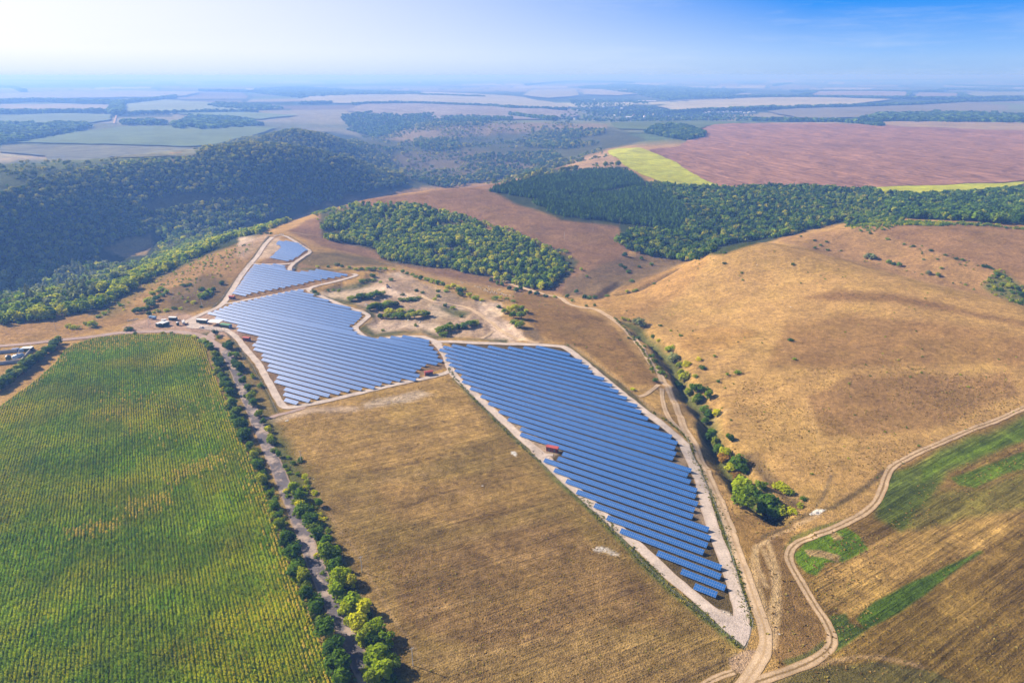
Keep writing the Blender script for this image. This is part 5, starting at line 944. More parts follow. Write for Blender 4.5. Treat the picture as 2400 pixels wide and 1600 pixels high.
def weeds(f, line, width, sp, sc=1.0, kinds=None, name='verge_weeds'):
    pl = smooth_line([p[:2] for p in PP(f, line)], 6); pts = []
    for (x0, y0), (x1, y1) in zip(pl[:-1], pl[1:]):
        L = math.hypot(x1 - x0, y1 - y0); n = int(L * width / (sp * sp)) + 1
        for _ in range(n): t = rng.uniform(); o_ = rng.normal() * .33 * width; pts.append((x0 + (x1 - x0) * t - (y1 - y0) / L * o_, y0 + (y1 - y0) * t + (x1 - x0) / L * o_))
    a = np.array(pts); p = np.column_stack([a, HZ(a[:, 0], a[:, 1]) - .05]); k = fbm(a[:, 0], a[:, 1], 9, 29, 2) > -.25; p = p[k]; s = sc * rng.uniform(.6, 1.5, len(p)); wood_object(name, p, np.stack([s * (1.3 if kinds else 1)] * 2 + [s], 1), kinds or TG)
UG = FW['scrub'] + FW['sscrub'][:2]
for f_, ln_, wd_ in (('z7', [(728,1590),(690,1420),(588,1190),(520,1000),(455,870),(385,700),(285,450),(240,300),(190,205),(120,65)], 5), ('r', [(395,1350),(330,1160),(270,1040),(230,880),(165,720),(115,640),(75,490),(25,350)], 5), ('z7', [(985,1590),(930,1470),(880,1360),(800,1200),(745,1060),(670,890),(600,760),(540,640),(490,540),(445,470)], 8)): weeds(f_, ln_, wd_, 1.9, .5, UG, 'roadside_undergrowth')
weeds('z5', [(150,330),(190,395),(330,545),(560,775),(780,980)], 1.6, .9); weeds('z6', [(330,235),(590,475),(760,645),(900,795),(1080,965),(1280,1125),(1540,1335)], 2.0, .85, .5)
weeds('z6', [(1190,20),(1282,210),(1372,420),(1442,620),(1502,850),(1562,1055),(1600,1190)], 4.2, .85, .55); weeds('z5', [(1560,635),(1700,730),(1780,800),(1840,920)], 1.6, .9)
weeds('k', [(1330,720),(1450,850),(1540,970),(1650,1120),(1700,1230)], 1.6, 1.3, 1.6); weeds('z5', [(1540,240),(1600,330),(1650,400)], 2.5, 1.2, 1.6)
m_maize = leafmat('maize_leaves', (.060, .145, .002), (.21, .36, .005), (.34, .40, .008), .40, (.56, .48, .012), (.93, 1.07))
MZ = [crown('maize', [(0, (i - 1.5) * .8, 1.0, .46, .6, 1.0) for i in range(4)], 34, .28, m_maize, 500 + j, up=.7) for j in range(5)]
cb = np.array([p[:2] for p in cropP]); ax = np.array((math.cos(RY), -math.sin(RY))); al = np.array((math.sin(RY), math.cos(RY)))
u_, v_ = cb @ ax, cb @ al; gu, gv = np.meshgrid(np.arange(u_.min(), u_.max(), 1.45), np.arange(v_.min(), v_.max(), 2.5)); gu = gu.ravel(); gv = gv.ravel() + rng.uniform(-1, 1, gu.size); gu = gu + rng.uniform(-.14, .14, gu.size)
gx = gu * ax[0] + gv * al[0]; gy = gu * ax[1] + gv * al[1]; k = inpoly(gx, gy, [tuple(p) for p in cb]) & (np.hypot(gx, gy) < 760) & (np.abs(np.arctan2(gx, gy)) < .80); k &= rng.uniform(size=gx.size) < .985
gx, gy = gx[k], gy[k]; w_ = np.clip(1.0 - (polysd(gx, gy, [tuple(p) for p in cb]) + 5 * fbm(gx, gy, 18, 33, 2)) / 9, 0, 1) * .8
px, py, dp = proj(gx, gy, HZ(gx, gy)); px *= .98; py *= .98
for pl in ([(720,650),(880,570),(1010,530),(1050,590),(880,660),(760,700)], [(550,780),(740,715),(760,740),(620,815)], [(230,885),(380,850),(540,840),(520,880),(330,925)], [(290,80),(430,22),(560,8),(740,4),(900,30),(760,60),(560,50),(400,90)], [(380,270),(560,240),(900,300),(1000,480),(700,520),(420,380)]):
    pd = [(p[0] * .98, p[1] * .98) for p in fr('c', pl)]; w_ = np.maximum(w_, np.clip((polysd(px, py, pd) + 22 * fbm(gx, gy, 22, 34, 3)) / 26 + .4, 0, .95 if len(pl) < 7 else .6) * (.15 if pl[0][0] == 380 else 1))
dry = rng.uniform(size=len(gx)) < w_
m_mdry = leafmat('dry_maize_leaves', (.30, .24, .012), (.60, .50, .035), (.62, .44, .08), .35, None, (.85, 1.15)); MD = [crown('maize', [(0, (i - 1.5) * .8, 1.0, .46, .6, 1.0) for i in range(4)], 34, .28, m_mdry, 520 + j, up=.7) for j in range(3)]
for msk, kinds in ((~dry, MZ), (dry, MD)):
    x_, y_ = gx[msk], gy[msk]; n_ = len(x_); mz = wood_object('maize_plants', np.column_stack([x_, y_, HZ(x_, y_)]), np.column_stack([rng.uniform(.8, 1.2, n_), np.full(n_, 1.0), rng.uniform(.45, .8, n_) * (1 + .35 * fbm(x_, y_, 40, 19, 3))]), kinds)
    rt = np.zeros((n_, 3)); rt[:, 2] = -RY + rng.choice([0, math.pi], n_); mz.data.attributes['rot'].data.foreach_set('vector', rt.astype(np.float32).ravel())
# ------------------------------------------------------------------ poles, fences, buildings, vehicles, stones, sheep
m_pole = plain('pole_concrete', (.55, .53, .50), .85, .12, 1); m_wire = plain('fence_wire', (.22, .22, .21), .6, .1, 1); m_ins = plain('insulator', (.35, .25, .18), .3, .1, 2); m_green = plain('green_sheet', (.10, .26, .14), .55, .15, 1)
m_tile = plain('roof_tiles', (.30, .22, .19), .8, .2, .2); m_wallw = plain('white_wall', (.80, .79, .77), .8, .06, .2); m_lblue = plain('light_blue_paint', (.26, .42, .62), .5, .12, .6); m_red = plain('orange_red_paint', (.50, .11, .05), .5, .15, 1); m_rock = plain('chalk_rock', (.50, .46, .40), .9, .25, 1.2); m_wool = plain('wool', (.74, .69, .60), .95, .12, 3); m_dwool = plain('dark_wool', (.07, .055, .045), .95, .2, 3)
def pole(f, p, h, label, rz=.5, twin=False):
    e = empty('utility_pole', at(f, p), rz, label, 'power pole', 'power poles'); e.location.z -= .1
    if twin:
        MB().tube((-.9, 0, 0), (-.25, 0, h), .16, .11).tube((.9, 0, 0), (.25, 0, h), .16, .11).tube((-.65, 0, h * .45), (.65, 0, h * .45), .09).build('post', m_pole, e)
    else: MB().tube((0, 0, 0), (0, 0, h), .17, .11).build('post', m_pole, e)
    MB().box((0, 0, h - .45), (2.0, .12, .14)).build('crossarm', m_pole, e)
    for x in (-.9, 0, .9): MB().tube((x, 0, h - .4 if x else h - .02), (x, 0, h - .05 if x else h + .3), .05, .04, 5).build('insulator', m_ins, e)
pole('z7', (1128, 1468), 9, 'pale concrete power pole in the brown meadow near the bottom edge'); pole('z7', (841, 942), 9, 'pale concrete power pole in the meadow beside the tall roadside trees')
pole('z7', (497, 322), 8, 'thin concrete power pole beside a low yellow bush near the access track'); pole('r', (440, 425), 9, 'leaning twin leg power pole among trees left of the middle array', .2, True)
pole('z1', (385, 806), 9, 'pale power pole on the grassy brow above the wooded valley'); pole('s', (380, 645), 12, 'tall twin leg power pole beside the blue truck', .2, True)
pole('s', (1275, 285), 9, 'thin power pole on the scrubby slope above the site yard'); pole('u', (545, 1412), 10, 'thin pole at the front edge of the ridge array, left one of two'); pole('u', (1346, 1272), 10, 'thin pole at the front edge of the ridge array, right one of two')
pole('q', (910, 118), 8, 'brown pole on the pit rim in front of the grove, left one'); pole('q', (1096, 138), 9, 'brown pole on the pit rim in front of the grove, right one'); pole('k', (527, 255), 9, 'pale pole standing high inside the dark grove'); pole('k', (347, 335), 9, 'pale pole at the foot of the grove above the winding track')
pole('z4', (495, 738), 11, 'distant pole at the pine edge on the brown hill'); pole('z4', (372, 768), 11, 'distant pole in the middle of the brown hill slope'); pole('z4', (240, 806), 11, 'distant pole low on the brown hill above the grove'); pole('w', (1740, 520), 9, 'pole on the pale bare patch left of the hilltop array'); pole('w', (1680, 590), 9, 'pole on the spur below the pale bare patch'); pole('q', (1900, 190), 9, 'pole in front of the grove above the track')
def fence(pts, label, h=2.0, sp=3.0):
    pl = dens(smooth_line([p[:2] for p in pts], 4), sp, False); z = HZ([p[0] for p in pl], [p[1] for p in pl])
    e = empty('wire_fence', (pl[0][0], pl[0][1], float(z[0])), 0, label, 'fence', 'wire fences round the solar plant'); ox, oy, oz = e.location; b = MB(); w_ = MB()
    for (x, y), zz in zip(pl, z): b.tube((x - ox, y - oy, zz - oz - .2), (x - ox, y - oy, zz - oz + h), .05, .05, 4)
    for (p0, z0), (p1, z1) in zip(zip(pl[:-1], z[:-1]), zip(pl[1:], z[1:])):
        for q in (.1, .5, .9, 1.3, 1.7, 1.95): w_.tube((p0[0] - ox, p0[1] - oy, z0 - oz + q), (p1[0] - ox, p1[1] - oy, z1 - oz + q), .016, .016, 3)
    tag(b.build('fence_posts', m_pole, e), kind='stuff'); w_.build('fence_wires', m_wire, e)
fence(PP('z5', [(100,205),(190,400),(330,548),(560,780),(780,985)]) + PP('z6', [(330,240),(590,478),(760,650),(900,800),(1080,970),(1280,1130),(1500,1310),(1555,1345)]), 'long wire fence along the brown meadow side of the near array')
fence(PP('z6', [(1562,1345),(1605,1200),(1600,1150),(1560,1050),(1500,850),(1440,620),(1370,420),(1280,210),(1190,20)]) + PP('z5', [(1780,790),(1700,720),(1560,625),(1400,490),(1200,325),(1060,225),(960,165)]), 'wire fence on the ravine side of the near array beside the dirt track')
fence(PP('r', [(200,10),(300,140),(460,340),(560,480),(640,640),(740,800),(830,980),(905,1140)]), 'wire fence between the roadside trees and the middle array')
fence(PP('z2', [(340,735),(400,680),(470,580),(560,465),(640,360),(720,250),(775,178)]), 'wire fence along the dark ditch on the left of the ridge array')
fence(PP('z2', [(880,170),(960,190),(1040,240),(1112,303),(1050,355),(985,405),(975,450)]), 'wire fence round the hilltop array')
# site yard
def box_house(name, f, p, rz, dim, label, cat, wall, roof, end=None, win=0, group=None):
    e = empty(name, at(f, p), rz, label, cat, group); L, Wd, H = dim
    MB().box((0, 0, H / 2), dim).build('wall', wall, e); MB().prism([(-Wd / 2 - .15, H), (Wd / 2 + .15, H), (Wd / 2 + .15, H + .12), (0, H + .45), (-Wd / 2 - .15, H + .12)], -L / 2 - .15, L / 2 + .15).build('roof', roof, e)
    MB().box((L / 2 + .03, 0, H * .48), (.06, Wd * .94, H * .94)).build('end_panel', end or wall, e)
    MB().box((L / 2 + .08, 0, H * .42), (.06, .9, 2.0)).build('door', m_door, e)
    for i in range(win): MB().box((-L / 2 + (i + .5) * L / win, -Wd / 2 - .03, H * .55), (L / win * .5, .06, 1.0)).build('window', m_glassw, e)
    return e
box_house('site_container', 's', (1285, 560), R(-14), (10.5, 3.2, 3.2), 'long grey site container with blue end at the plant yard', 'container', m_grey, m_white, m_blue, 3)
box_house('site_office', 's', (1690, 640), R(-20), (10, 4, 3), 'green roofed site office with small windows beside the middle array', 'cabin', m_grey, m_green, m_lblue, 6)
box_house('storage_container', 's', (560, 615), R(65), (7.0, 3.2, 3.2), 'white topped grey container, left one of the pair by the road', 'container', m_grey, m_white, m_grey, 0, 'paired containers by the road')
box_house('storage_container', 's', (640, 612), R(65), (7.0, 3.2, 3.2), 'white topped grey container, right one of the pair by the road', 'container', m_grey, m_white, m_grey, 0, 'paired containers by the road')
box_house('storage_container', 's', (625, 550), R(20), (4.0, 2.6, 2.6), 'smallest white cabin just behind the paired containers', 'container', m_white, m_white)
box_house('storage_container', 's', (780, 512), R(-5), (7.0, 3.0, 2.8), 'lone white container further up the pinkish site yard', 'container', m_grey, m_white, m_grey, 2)
e = empty('canopy_tent', at('s', (1520, 590)), R(-14), 'large white canopy roof between the blue ended container and site office', 'canopy')
MB().prism([(-4, 3.2), (4, 3.2), (4, 3.3), (0, 3.9), (-4, 3.3)], -6, 6).build('roof_sheet', m_white, e)
for x in (-5.6, 0, 5.6):
    for y in (-3.7, 3.7): MB().tube((x, y, 0), (x, y, 3.2), .1).build('post', m_steel, e)
def vehicle(name, f, p, rz, label, cat, L, bodymat, kind):
    e = empty(name, at(f, p), rz, label, cat); e.location.z += .15
    if kind == 'car':
        MB().prism([(-2.1, .35), (2.1, .35), (2.15, .8), (1.2, .95), (-1.9, 1.0), (-2.1, .8)], -.85, .85).build('body', bodymat, e).rotation_euler = (0, 0, 0)
        MB().prism([(-1.7, 1.0), (1.1, .96), (.45, 1.45), (-1.2, 1.48)], -.74, .74).build('windows', m_glassw, e); MB().prism([(-1.2, 1.485), (.45, 1.455), (.4, 1.50), (-1.15, 1.53)], -.72, .72).build('roof', bodymat, e); ws = (-1.3, 1.35); r_, t = .33, .86
    else:
        MB().box((0, 0, .85), (1.0, L, .3)).build('chassis', m_red if kind == 'crane' else m_dark, e); MB().box((0, L / 2 - 1.1, 2.0), (2.3, 2.0, 2.0)).build('cab', bodymat, e); MB().box((0, L / 2 - .08, 2.35), (2.0, .06, .8)).build('windscreen', m_glassw, e)
        if kind == 'crane': MB().box((0, -.8, 1.9), (2.0, 2.0, 1.8)).tube((0, -1.4, 2.8), (.6, 2.4, 4.2), .22, .15).build('drilling_rig', bodymat, e)
        else: MB().box((0, -1.1, 1.9), (2.35, L - 2.8, 1.7), taper=.97).build('load_body', bodymat, e)
        ws = (-L / 2 + .9, -L / 2 + 2.1, L / 2 - 1.2); r_, t = .5, 1.0
    for y in ws:
        for x in (-t, t):
            o = MB().tube((x - .13, y, r_), (x + .13, y, r_), r_, r_, 12).build('wheel', m_dark, e); MB().tube((x - .15, y, r_), (x + .15, y, r_), r_ * .5, r_ * .5, 8).build('rim', m_grey, o)
vehicle('parked_car', 's', (1270, 655), R(70), 'small white car parked on the gravel yard inside the gate', 'car', 4.2, m_white, 'car')
vehicle('lorry', 's', (430, 500), R(75), 'blue lorry parked at the scrub edge of the site yard', 'truck', 7, m_lblue, 'lorry')
vehicle('rig_truck', 's', (965, 590), R(30), 'white truck with orange red chassis beside the yard entrance', 'truck', 6.5, m_white, 'crane')
e = empty('water_tank', at('s', (862, 605)), 0, 'small upright grey tank left of the white and red truck', 'tank'); MB().tube((0, 0, 0), (0, 0, 3), 1.2, 1.2, 16).build('tank_body', m_grey, e); MB().tube((0, 0, 3), (0, 0, 3.5), 1.25, .3, 16).build('lid', m_white, e)
o = MB().box((0, 0, .2), (9, .8, .4)).box((0, .3, .5), (9, .2, .25)).build('concrete_beam', m_conc2); o.location = at('s', (85, 515)); o.rotation_euler = (0, 0, R(40)); tag(o, 'long pale concrete beam lying at the left end of the yard', 'beam')
for k, p in enumerate([(1405, 690), (1450, 700), (1490, 705), (1530, 705), (1575, 705), (1620, 705), (1665, 700)]):
    o = MB().tube((0, 0, -.2), (0, 0, 2.4), .14, .12, 6).box((0, 0, 2.42), (.34, .34, .06)).build('gate_post', m_pole); o.location = at('s', p); tag(o, 'grey concrete gate post, %s from the left at the yard gate' % nth(k + 1), 'post', 'gate posts of the plant yard')
e = empty('white_gate', at('u', (525, 275)), R(8), 'white framed gate at the top corner of the hilltop array', 'gate'); MB().box((0, 0, 1.9), (6, .15, .2)).box((0, 0, .4), (6, .15, .2)).build('gate_leaf', m_white, e)
for x in (-3, 0, 3): MB().box((x, 0, 1.1), (.2, .2, 2.3)).build('gate_post', m_white, e)
e = empty('white_gate', at('u', (768, 985)), R(75), 'white panel gate at the bend below the hilltop array', 'gate'); MB().box((0, 0, 1.1), (5.5, .12, 2.0)).build('gate_leaf', m_white, e); 
for x in (-2.8, 2.8): MB().box((x, 0, 1.2), (.25, .25, 2.6)).build('gate_post', m_pole, e)
# walled tank yard on the left edge
wp = PP('l', [(-60,900),(0,895),(400,850),(500,730),(605,610),(560,590)]) ; wq = PP('l', [(-60,700),(0,690),(180,672),(350,655)])
e = empty('yard_wall', wp[2], 0, 'pale concrete wall round the tank yard at the left edge', 'wall'); ox, oy, oz = e.location
for ln in (wp, wq):
    for a, b in zip(ln[:-1], ln[1:]):
        L = math.hypot(b[0] - a[0], b[1] - a[1]); o = MB().box((0, 0, 1.1), (L, .3, 2.4)).box((0, 0, 2.38), (L, .45, .15)).build('wall_section', m_conc2, e); o.location = ((a[0] + b[0]) / 2 - ox, (a[1] + b[1]) / 2 - oy, a[2] - oz); o.rotation_euler = (0, 0, math.atan2(b[1] - a[1], b[0] - a[0]))
m_tank = plain('pale_blue_tank_paint', (.50, .60, .72), .4, .1, .5, .2)
e = empty('storage_tank', at('l', (345, 800)), R(58), 'big pale blue horizontal tank inside the walled yard', 'tank'); MB().tube((-3.6, 0, 2.5), (3.6, 0, 2.5), 1.9, 1.9, 20).tube((3.6, 0, 2.5), (4.1, 0, 2.5), 1.9, 1.2, 20).tube((-3.6, 0, 2.5), (-4.1, 0, 2.5), 1.9, 1.2, 20).build('tank_body', m_tank, e, True)
for x in (-2.3, 2.3): MB().box((x, 0, .5), (.5, 2.8, 1.2)).build('saddle', m_conc2, e)
MB().tube((0, 0, 4.3), (0, 0, 4.9), .5, .5, 10).build('manhole', m_lblue, e)
e = empty('storage_tank', at('l', (165, 815)), R(80), 'darker grey tank left of the pale blue horizontal tank', 'tank'); MB().tube((0, 0, 0), (0, 0, 3.6), 1.9, 1.9, 18).build('tank_body', m_grey, e, True); MB().tube((0, 0, 3.6), (0, 0, 4.6), 1.95, .4, 18).build('cone_roof', m_door, e); MB().tube((1.7, 0, 3), (1.9, .3, 5.4), .12).build('pipe', m_steel, e)
box_house('pump_house', 'l', (520, 640), R(8), (7.5, 4.0, 2.8), 'white roofed pump house at the far corner of the tank yard', 'shed', m_grey, m_white, m_grey, 2)
box_house('blue_shed', 'l', (300, 650), R(8), (4.5, 2.5, 2.3), 'low bright blue shed at the back wall of the tank yard', 'shed', m_blue, m_blue, m_blue)
e = empty('silo_frame', at('l', (410, 690)), R(10), 'light blue loading frame rising behind the horizontal tank', 'frame'); MB().box((0, 0, 3.0), (2.2, 2.0, 2.4)).build('hopper', m_lblue, e)
for x in (-1, 1):
    for y in (-.9, .9): MB().tube((x, y, 0), (x, y, 2.0), .12).build('leg', m_lblue, e)
MB().tube((-1, 0, 4), (-3.0, -.6, .6), .4, .3).build('chute', m_white, e)
# excavator in the chalk pit
e = empty('excavator', at('q', (768, 300)), R(30), 'dark excavator standing on the pale floor of the chalk pit', 'excavator')
for x in (-1.1, 1.1): MB().prism([(-1.8, .1), (1.8, .1), (2.0, .5), (1.7, .9), (-1.7, .9), (-2.0, .5)], x - .3, x + .3).build('track', m_dark, e)
MB().box((0, -.3, 1.6), (2.5, 3.2, 1.2), taper=.95).build('body', m_door, e); MB().box((-.6, .7, 2.7), (1.1, 1.4, 1.2), taper=.9).build('cab', m_glassw, e); MB().tube((.4, 1.2, 2.0), (.4, 3.2, 4.4), .25, .2).tube((.4, 3.2, 4.4), (.4, 4.8, 2.0), .2, .15).build('arm', m_door, e); MB().box((.4, 4.9, 1.5), (1.0, .7, .9), taper=.7).build('bucket', m_dark, e)
# village, farm sheds and domes far off
def hmesh(L, Wd, H, rf, mats):
    b = MB().box((0, 0, H / 2 - .5), (L, Wd, H + 1)); n = len(b.f); b.prism([(-Wd / 2 - .4, H), (Wd / 2 + .4, H), (0, H + rf)], -L / 2 - .4, L / 2 + .4); m = len(b.f)
    for i in range(3): b.box((-L / 2 + (i + .5) * L / 3, -Wd / 2 - .03, H * .55), (L * .12, .08, 1.4))
    me = bpy.data.meshes.new('house'); me.from_pydata(b.v, [], b.f); 
    for m_ in mats: me.materials.append(m_)
    me.polygons.foreach_set('material_index', [0] * n + [1] * (m - n) + [2] * (len(b.f) - m)); return me
HM = [hmesh(13, 9, 4.5, 3.2, (m_wallw, m_tile, m_glassw)), hmesh(11, 8, 4, 3, (m_wallw, m_white, m_glassw)), hmesh(16, 10, 5, 3, (m_wallw, m_grey, m_glassw))]; HB = hmesh(52, 20, 7, 4, (m_wallw, m_wallw, m_glassw))
def house(me, f, p, rz, sc, label, group, name='house', cat='house'):
    o = obj(name, me); o.location = at(f, p); o.rotation_euler = (0, 0, rz); o.scale = (sc,) * 3; tag(o, label, cat, group)
vp = [(560,246,2.0),(530,250,1.4),(640,215,1),(655,235,1.2),(420,200,1),(380,165,1),(440,175,1),(470,240,1),(500,225,1),(515,262,1),(450,258,1.1),(400,250,1),(610,245,1.2),(625,230,1),(590,222,1),(575,205,1),(545,215,1),(505,205,1),(690,240,1.2),(720,245,1),(740,232,1),(700,225,1),(665,255,1.3),(600,258,1.1),(480,262,1.2),(350,240,1),(330,225,1),(360,205,1),(300,215,1),(760,248,1.2),(780,255,1),(830,255,1),(270,240,1),(245,255,1.1),(385,262,1),(430,225,1),(620,200,1),(680,212,1),(560,190,1),(520,180,1),(290,255,1),(550,260,1.2)]
for i, (a, b, s) in enumerate(vp): house(HM[i % 3], 'z4', (a, b), gq.uniform(0, 3.1), s * 1.25, 'tiny pale house of the far village among blue hazy trees', 'village houses')
for i in range(12): house(HB, 'v', (985 + i * 41, 182 - (i % 3) * 4 + (4 if i > 7 else 0)), R(70 + gq.uniform(-4, 4)), .95, 'long white farm shed, %s from the left in the bright distant row' % nth(i + 1), 'row of white farm sheds', 'farm_shed', 'farm shed')
house(HB, 'v', (305, 222), R(10), .9, 'biggest white building in the far village', None, 'village_hall', 'building')
for i in range(3): house(HB, 'v', (400 + i * 55, 74), R(4), 1.1, 'pale long roof beyond the village, %s from the left' % nth(i + 1), 'long roofs beyond the village', 'farm_shed', 'farm shed')
for i, (a, b, s) in enumerate([(1915, 243, 1), (1998, 242, 1.2), (2183, 240, 1.2), (2205, 246, .8)]):
    e = empty('grain_silo', at('v', (a, b)), 0, 'pale domed silo, %s from the left on the far right horizon field' % nth(i + 1), 'silo', 'domed silos'); e.scale = (s * 7.5,) * 3
    MB().tube((0, 0, -.1), (0, 0, .8), 1, 1, 16).build('silo_wall', m_wallw, e); MB().tube((0, 0, .8), (0, 0, 1.2), 1.02, .55, 16).tube((0, 0, 1.2), (0, 0, 1.4), .55, .1, 16).build('dome', m_wallw, e)
# stones and litter
def rockmesh(seed, mat=m_rock):
    bm = bmesh.new(); bmesh.ops.create_icosphere(bm, subdivisions=2, radius=1); g = random.Random(seed); ph = [g.uniform(0, 6) for _ in range(6)]
    for v in bm.verts: v.co *= 1 + .22 * math.sin(3 * v.co.x + ph[0]) * math.sin(2.6 * v.co.y + ph[1]) + .12 * math.sin(6 * v.co.z + ph[2]); v.co.z *= .6
    me = bpy.data.meshes.new('rock'); bm.to_mesh(me); bm.free(); me.materials.append(mat); return me
RK = [rockmesh(i) for i in range(4)]; RD = rockmesh(9, m_conc2)
for f, p, s, lab, me in [('z5', (600, 916), 1.5, 'white rubble heap on the meadow left of the near array', RK[0]), ('z5', (622, 922), .7, 'small white stone beside the white rubble heap', RK[1]), ('z5', (385, 1140), 1.2, 'lone grey boulder in the middle of the brown meadow', RD), ('z1', (1977, 1428), 2.0, 'pale boulder below the corner of the middle array', RK[2]), ('z7', (568, 416), .8, 'small white stone beside the yellow bushes of the meadow', RK[3]),
    ('u', (1085, 796), 1.1, 'white stone on the dark slope below the hilltop array', RK[1]), ('z8', (700, 672), 2.4, 'largest white chalk rock at the foot of the bare dome', RK[0]), ('z8', (735, 662), 1.6, 'white chalk rock right of the largest one below the dome', RK[1]), ('z8', (672, 682), 1.3, 'white chalk rock left of the largest one below the dome', RK[2]), ('z8', (610, 645), 1.3, 'white rock by the bushes at the ravine end', RK[3]),
    ('z8', (508, 1310), .7, 'small white stone on the dark grass between the tracks', RK[2]), ('q', (560, 460), 2.6, 'white rock pile between the pit thickets', RK[3]), ('q', (740, 410), 2.2, 'grey boulder in the shade of the upper pit thicket', RD), ('q', (1070, 625), 2.6, 'white rock face at the end of the long pit thicket', RK[0]), ('q', (960, 610), 2.2, 'white rock below the long pit thicket', RK[1]), ('q', (1650, 440), 2.2, 'pale rock on the rim of the chalk pit', RK[2]), ('z6', (600, 668), 1.3, 'white stone in the pale scar of the brown meadow', RK[1]), ('z6', (1415, 1095), 1.0, 'pale stone heap inside the gravel tip', RK[0]), ('h', (745, 703), 1.6, 'white stone alone on the open dome', RK[3]), ('h', (512, 413), 1.6, 'white stone near the crest of the dome', RK[2]), ('m', (890, 215), 6, 'white outcrop in the hazy valley', RK[0])]:
    o = obj('rock', me); o.location = at(f, p); s *= .5; o.scale = (s * 1.3, s, s * .6); o.rotation_euler = (0, 0, gq.uniform(0, 6)); tag(o, lab, 'rock')
# sheep: one continuous skin over a small skeleton
def sheep_mesh(mat, graze):
    hz_ = .25 if graze else .95
    V = [(0, 0, .68), (0, .38, .70), (0, -.40, .70), (0, .62, .82 if not graze else .62), (0, .82, hz_), (0, 1.0, hz_ - .06)]; E = [(0, 1), (0, 2), (1, 3), (3, 4), (4, 5)]; Rr = [.31, .27, .28, .15, .12, .07]
    for y, par in ((.36, 1), (-.38, 2)):
        for x in (-.16, .16): k = len(V); V += [(x, y, .42), (x, y + .03, .22), (x, y, .02)]; E += [(par, k), (k, k + 1), (k + 1, k + 2)]; Rr += [.10, .05, .05]
    k = len(V); V.append((0, -.66, .62)); E.append((2, k)); Rr.append(.05)
    me = bpy.data.meshes.new('tmp'); me.from_pydata(V, E, []); o = obj('tmp', me); md = o.modifiers.new('s', 'SKIN'); o.modifiers.new('d', 'SUBSURF').levels = 1
    for i, r_ in enumerate(Rr): me.skin_vertices[0].data[i].radius = (r_, r_)
    me.skin_vertices[0].data[0].use_root = True
    dg = bpy.context.evaluated_depsgraph_get(); out = bpy.data.meshes.new_from_object(o.evaluated_get(dg)); out.name = 'sheep'; bpy.data.objects.remove(o); out.materials.clear(); out.materials.append(mat); return out
SH = [sheep_mesh(m_wool, False), sheep_mesh(m_wool, True), sheep_mesh(m_dwool, True)]
sp = [(1595,292),(1620,300),(1650,312),(1668,322),(1690,318),(1700,330),(1715,340),(1730,322),(1735,345),(1742,352),(1755,330),(1760,348),(1775,356),(1790,350),(1800,362),(1815,328),(1825,322),(1830,334),(1835,366),(1850,360),(1860,368),(1870,372),(1890,378),(1905,385),(1930,380),(1725,295),(1738,298),(1475,262),(1500,258),(1980,348),(1465,250),(1640,300),(1680,335),(1705,318),(1782,342)]
for i, p in enumerate(sp):
    k = 2 if i % 5 == 3 else i % 2; o = obj('sheep', SH[k]); o.location = at('q', p); s = gq.uniform(1.1, 1.4); o.scale = (s, s, s); o.rotation_euler = (0, 0, gq.uniform(0, 6.28)); o.location.z += .05
    tag(o, 'dark sheep grazing with the flock on the slope behind the pit' if k == 2 else 'pale sheep of the flock on the grassy slope behind the pit', 'sheep', 'dark sheep of the flock' if k == 2 else 'pale sheep of the flock')
HAZE, EXPO = 1.8e-4, 1.24
# ------------------------------------------------------------------ camera, sun, sky, air
cam = bpy.data.cameras.new('camera'); co = bpy.data.objects.new('camera', cam); COL.objects.link(co)
co.location = (0, 0, CAM_H); co.rotation_euler = (math.pi / 2 - PITCH, 0, 0)
cam.sensor_width = 36; cam.lens = 36 * FPX / 2400; cam.clip_start = 1; cam.clip_end = 120000; SC.camera = co
SUN_EL = R(31); sd = Vector((-.92, .39, 0)).normalized(); SUN_AZ = math.atan2(sd.x, sd.y)
sl = bpy.data.lights.new('sun', 'SUN'); so = bpy.data.objects.new('sun', sl); COL.objects.link(so)
sl.energy = 5.0; sl.angle = R(.5); sl.color = (1, .89, .76); so.location = (-300, 100, 600)
so.rotation_euler = (-Vector((sd.x * math.cos(SUN_EL), sd.y * math.cos(SUN_EL), math.sin(SUN_EL)))).to_track_quat('-Z', 'Y').to_euler()
w = bpy.data.worlds.new('World'); SC.world = w; w.use_nodes = True; N = NT(w.node_tree); w.node_tree.nodes.clear()
sky = N.n('ShaderNodeTexSky', sky_type='NISHITA', sun_disc=False, sun_elevation=SUN_EL, sun_rotation=SUN_AZ, altitude=200, air_density=1.0, dust_density=1.0, ozone_density=2.0)
tc = N.n('ShaderNodeTexCoord'); sx = N.n('ShaderNodeSeparateXYZ'); N.l(tc.outputs['Generated'], sx.inputs[0])
dt = N.n('ShaderNodeVectorMath', operation='DOT_PRODUCT'); N.l(tc.outputs['Generated'], dt.inputs[0]); dt.inputs[1].default_value = (sd.x * math.cos(SUN_EL), sd.y * math.cos(SUN_EL), math.sin(SUN_EL))
el = N.math('MAXIMUM', sx.outputs[2], 0.0)
lr = N.ramp(dt.outputs['Value'], -.05, .78)
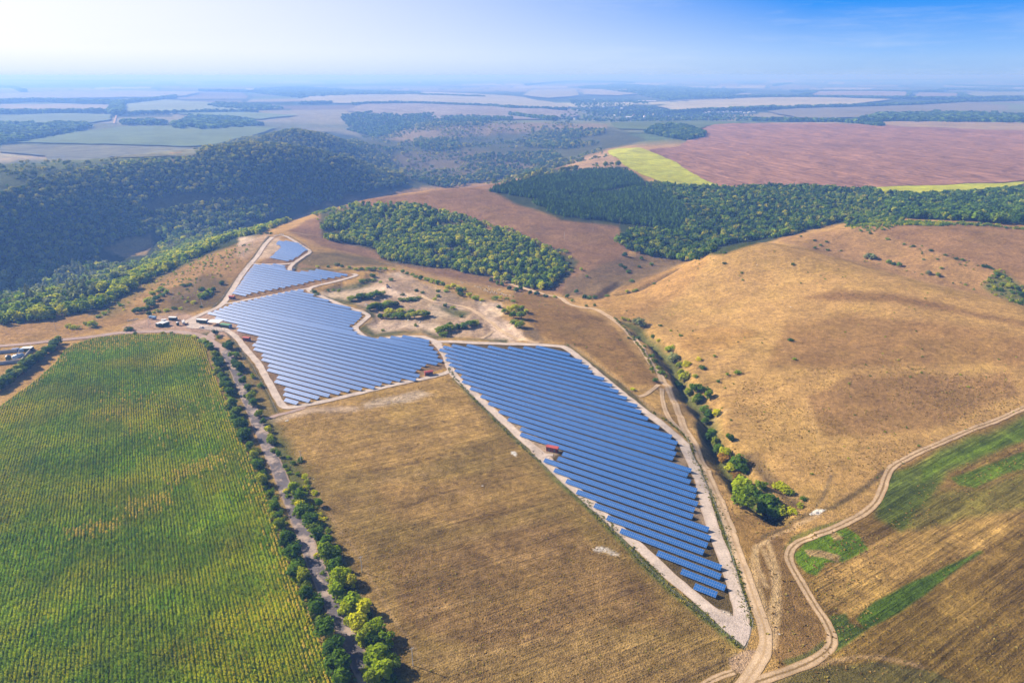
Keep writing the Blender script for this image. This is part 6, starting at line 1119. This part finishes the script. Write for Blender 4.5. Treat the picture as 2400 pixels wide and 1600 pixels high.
hor = N.mix(lr, (3.2, 4.7, 7.4), (6.0, 7.1, 8.8))                                          # haze belt on the horizon, whiter towards the sun
mid = N.mix(lr, (2.8, 4.9, 8.4), (8.9, 9.0, 9.2))
hi = N.mix(N.ramp(dt.outputs['Value'], .06, .82), (.10, 2.5, 8.2), (9.2, 9.2, 9.3))        # the sky just above it
c = N.mix(N.math('POWER', N.ramp(el, .0, .03), .7), hor, mid)
c = N.mix(N.ramp(el, .02, .088), c, hi)
c = N.mix(N.ramp(el, .10, .5), c, sky.outputs[0])
mp = N.n('ShaderNodeMapping'); mp.inputs['Scale'].default_value = (1, 1.6, 9); mp.inputs['Rotation'].default_value = (0, .10, .5); N.l(tc.outputs['Generated'], mp.inputs[0])
wisp = N.ramp(N.noise(mp.outputs[0], 2.6, 7, .68), .52, .8, 0, .3)
c = N.mix(wisp, c, (7.0, 7.6, 8.5))
bg = N.n('ShaderNodeBackground', i_Strength=.05); N.l(c, bg.inputs[0]); o = N.n('ShaderNodeOutputWorld'); N.l(bg.outputs[0], o.inputs[0])
hm, nt = mat_new('haze'); N = NT(nt); pv = N.n('ShaderNodeVolumePrincipled'); pv.inputs['Color'].default_value = (.175, .388, 1, 1); pv.inputs['Absorption Color'].default_value = (.47, .36, .0, 1); pv.inputs['Density'].default_value = HAZE; pv.inputs['Anisotropy'].default_value = .15
o = N.n('ShaderNodeOutputMaterial'); N.l(pv.outputs[0], o.inputs['Volume'])
zb = float(GZ.min()) - 1.0; zt = CAM_H + 8
hz = MB().box((0, 0, (zb + zt) / 2), (110000, 110000, zt - zb)).build('haze', hm); tag(hz, kind='stuff')
SC.cycles.use_denoising = True; SC.cycles.max_bounces = 6; SC.cycles.diffuse_bounces = 2; SC.cycles.glossy_bounces = 2; SC.cycles.transmission_bounces = 3; SC.cycles.volume_bounces = 0; SC.cycles.transparent_max_bounces = 6
SC.view_settings.view_transform = 'Standard'; SC.view_settings.look = 'None'; SC.view_settings.exposure = EXPO; SC.view_settings.gamma = 1
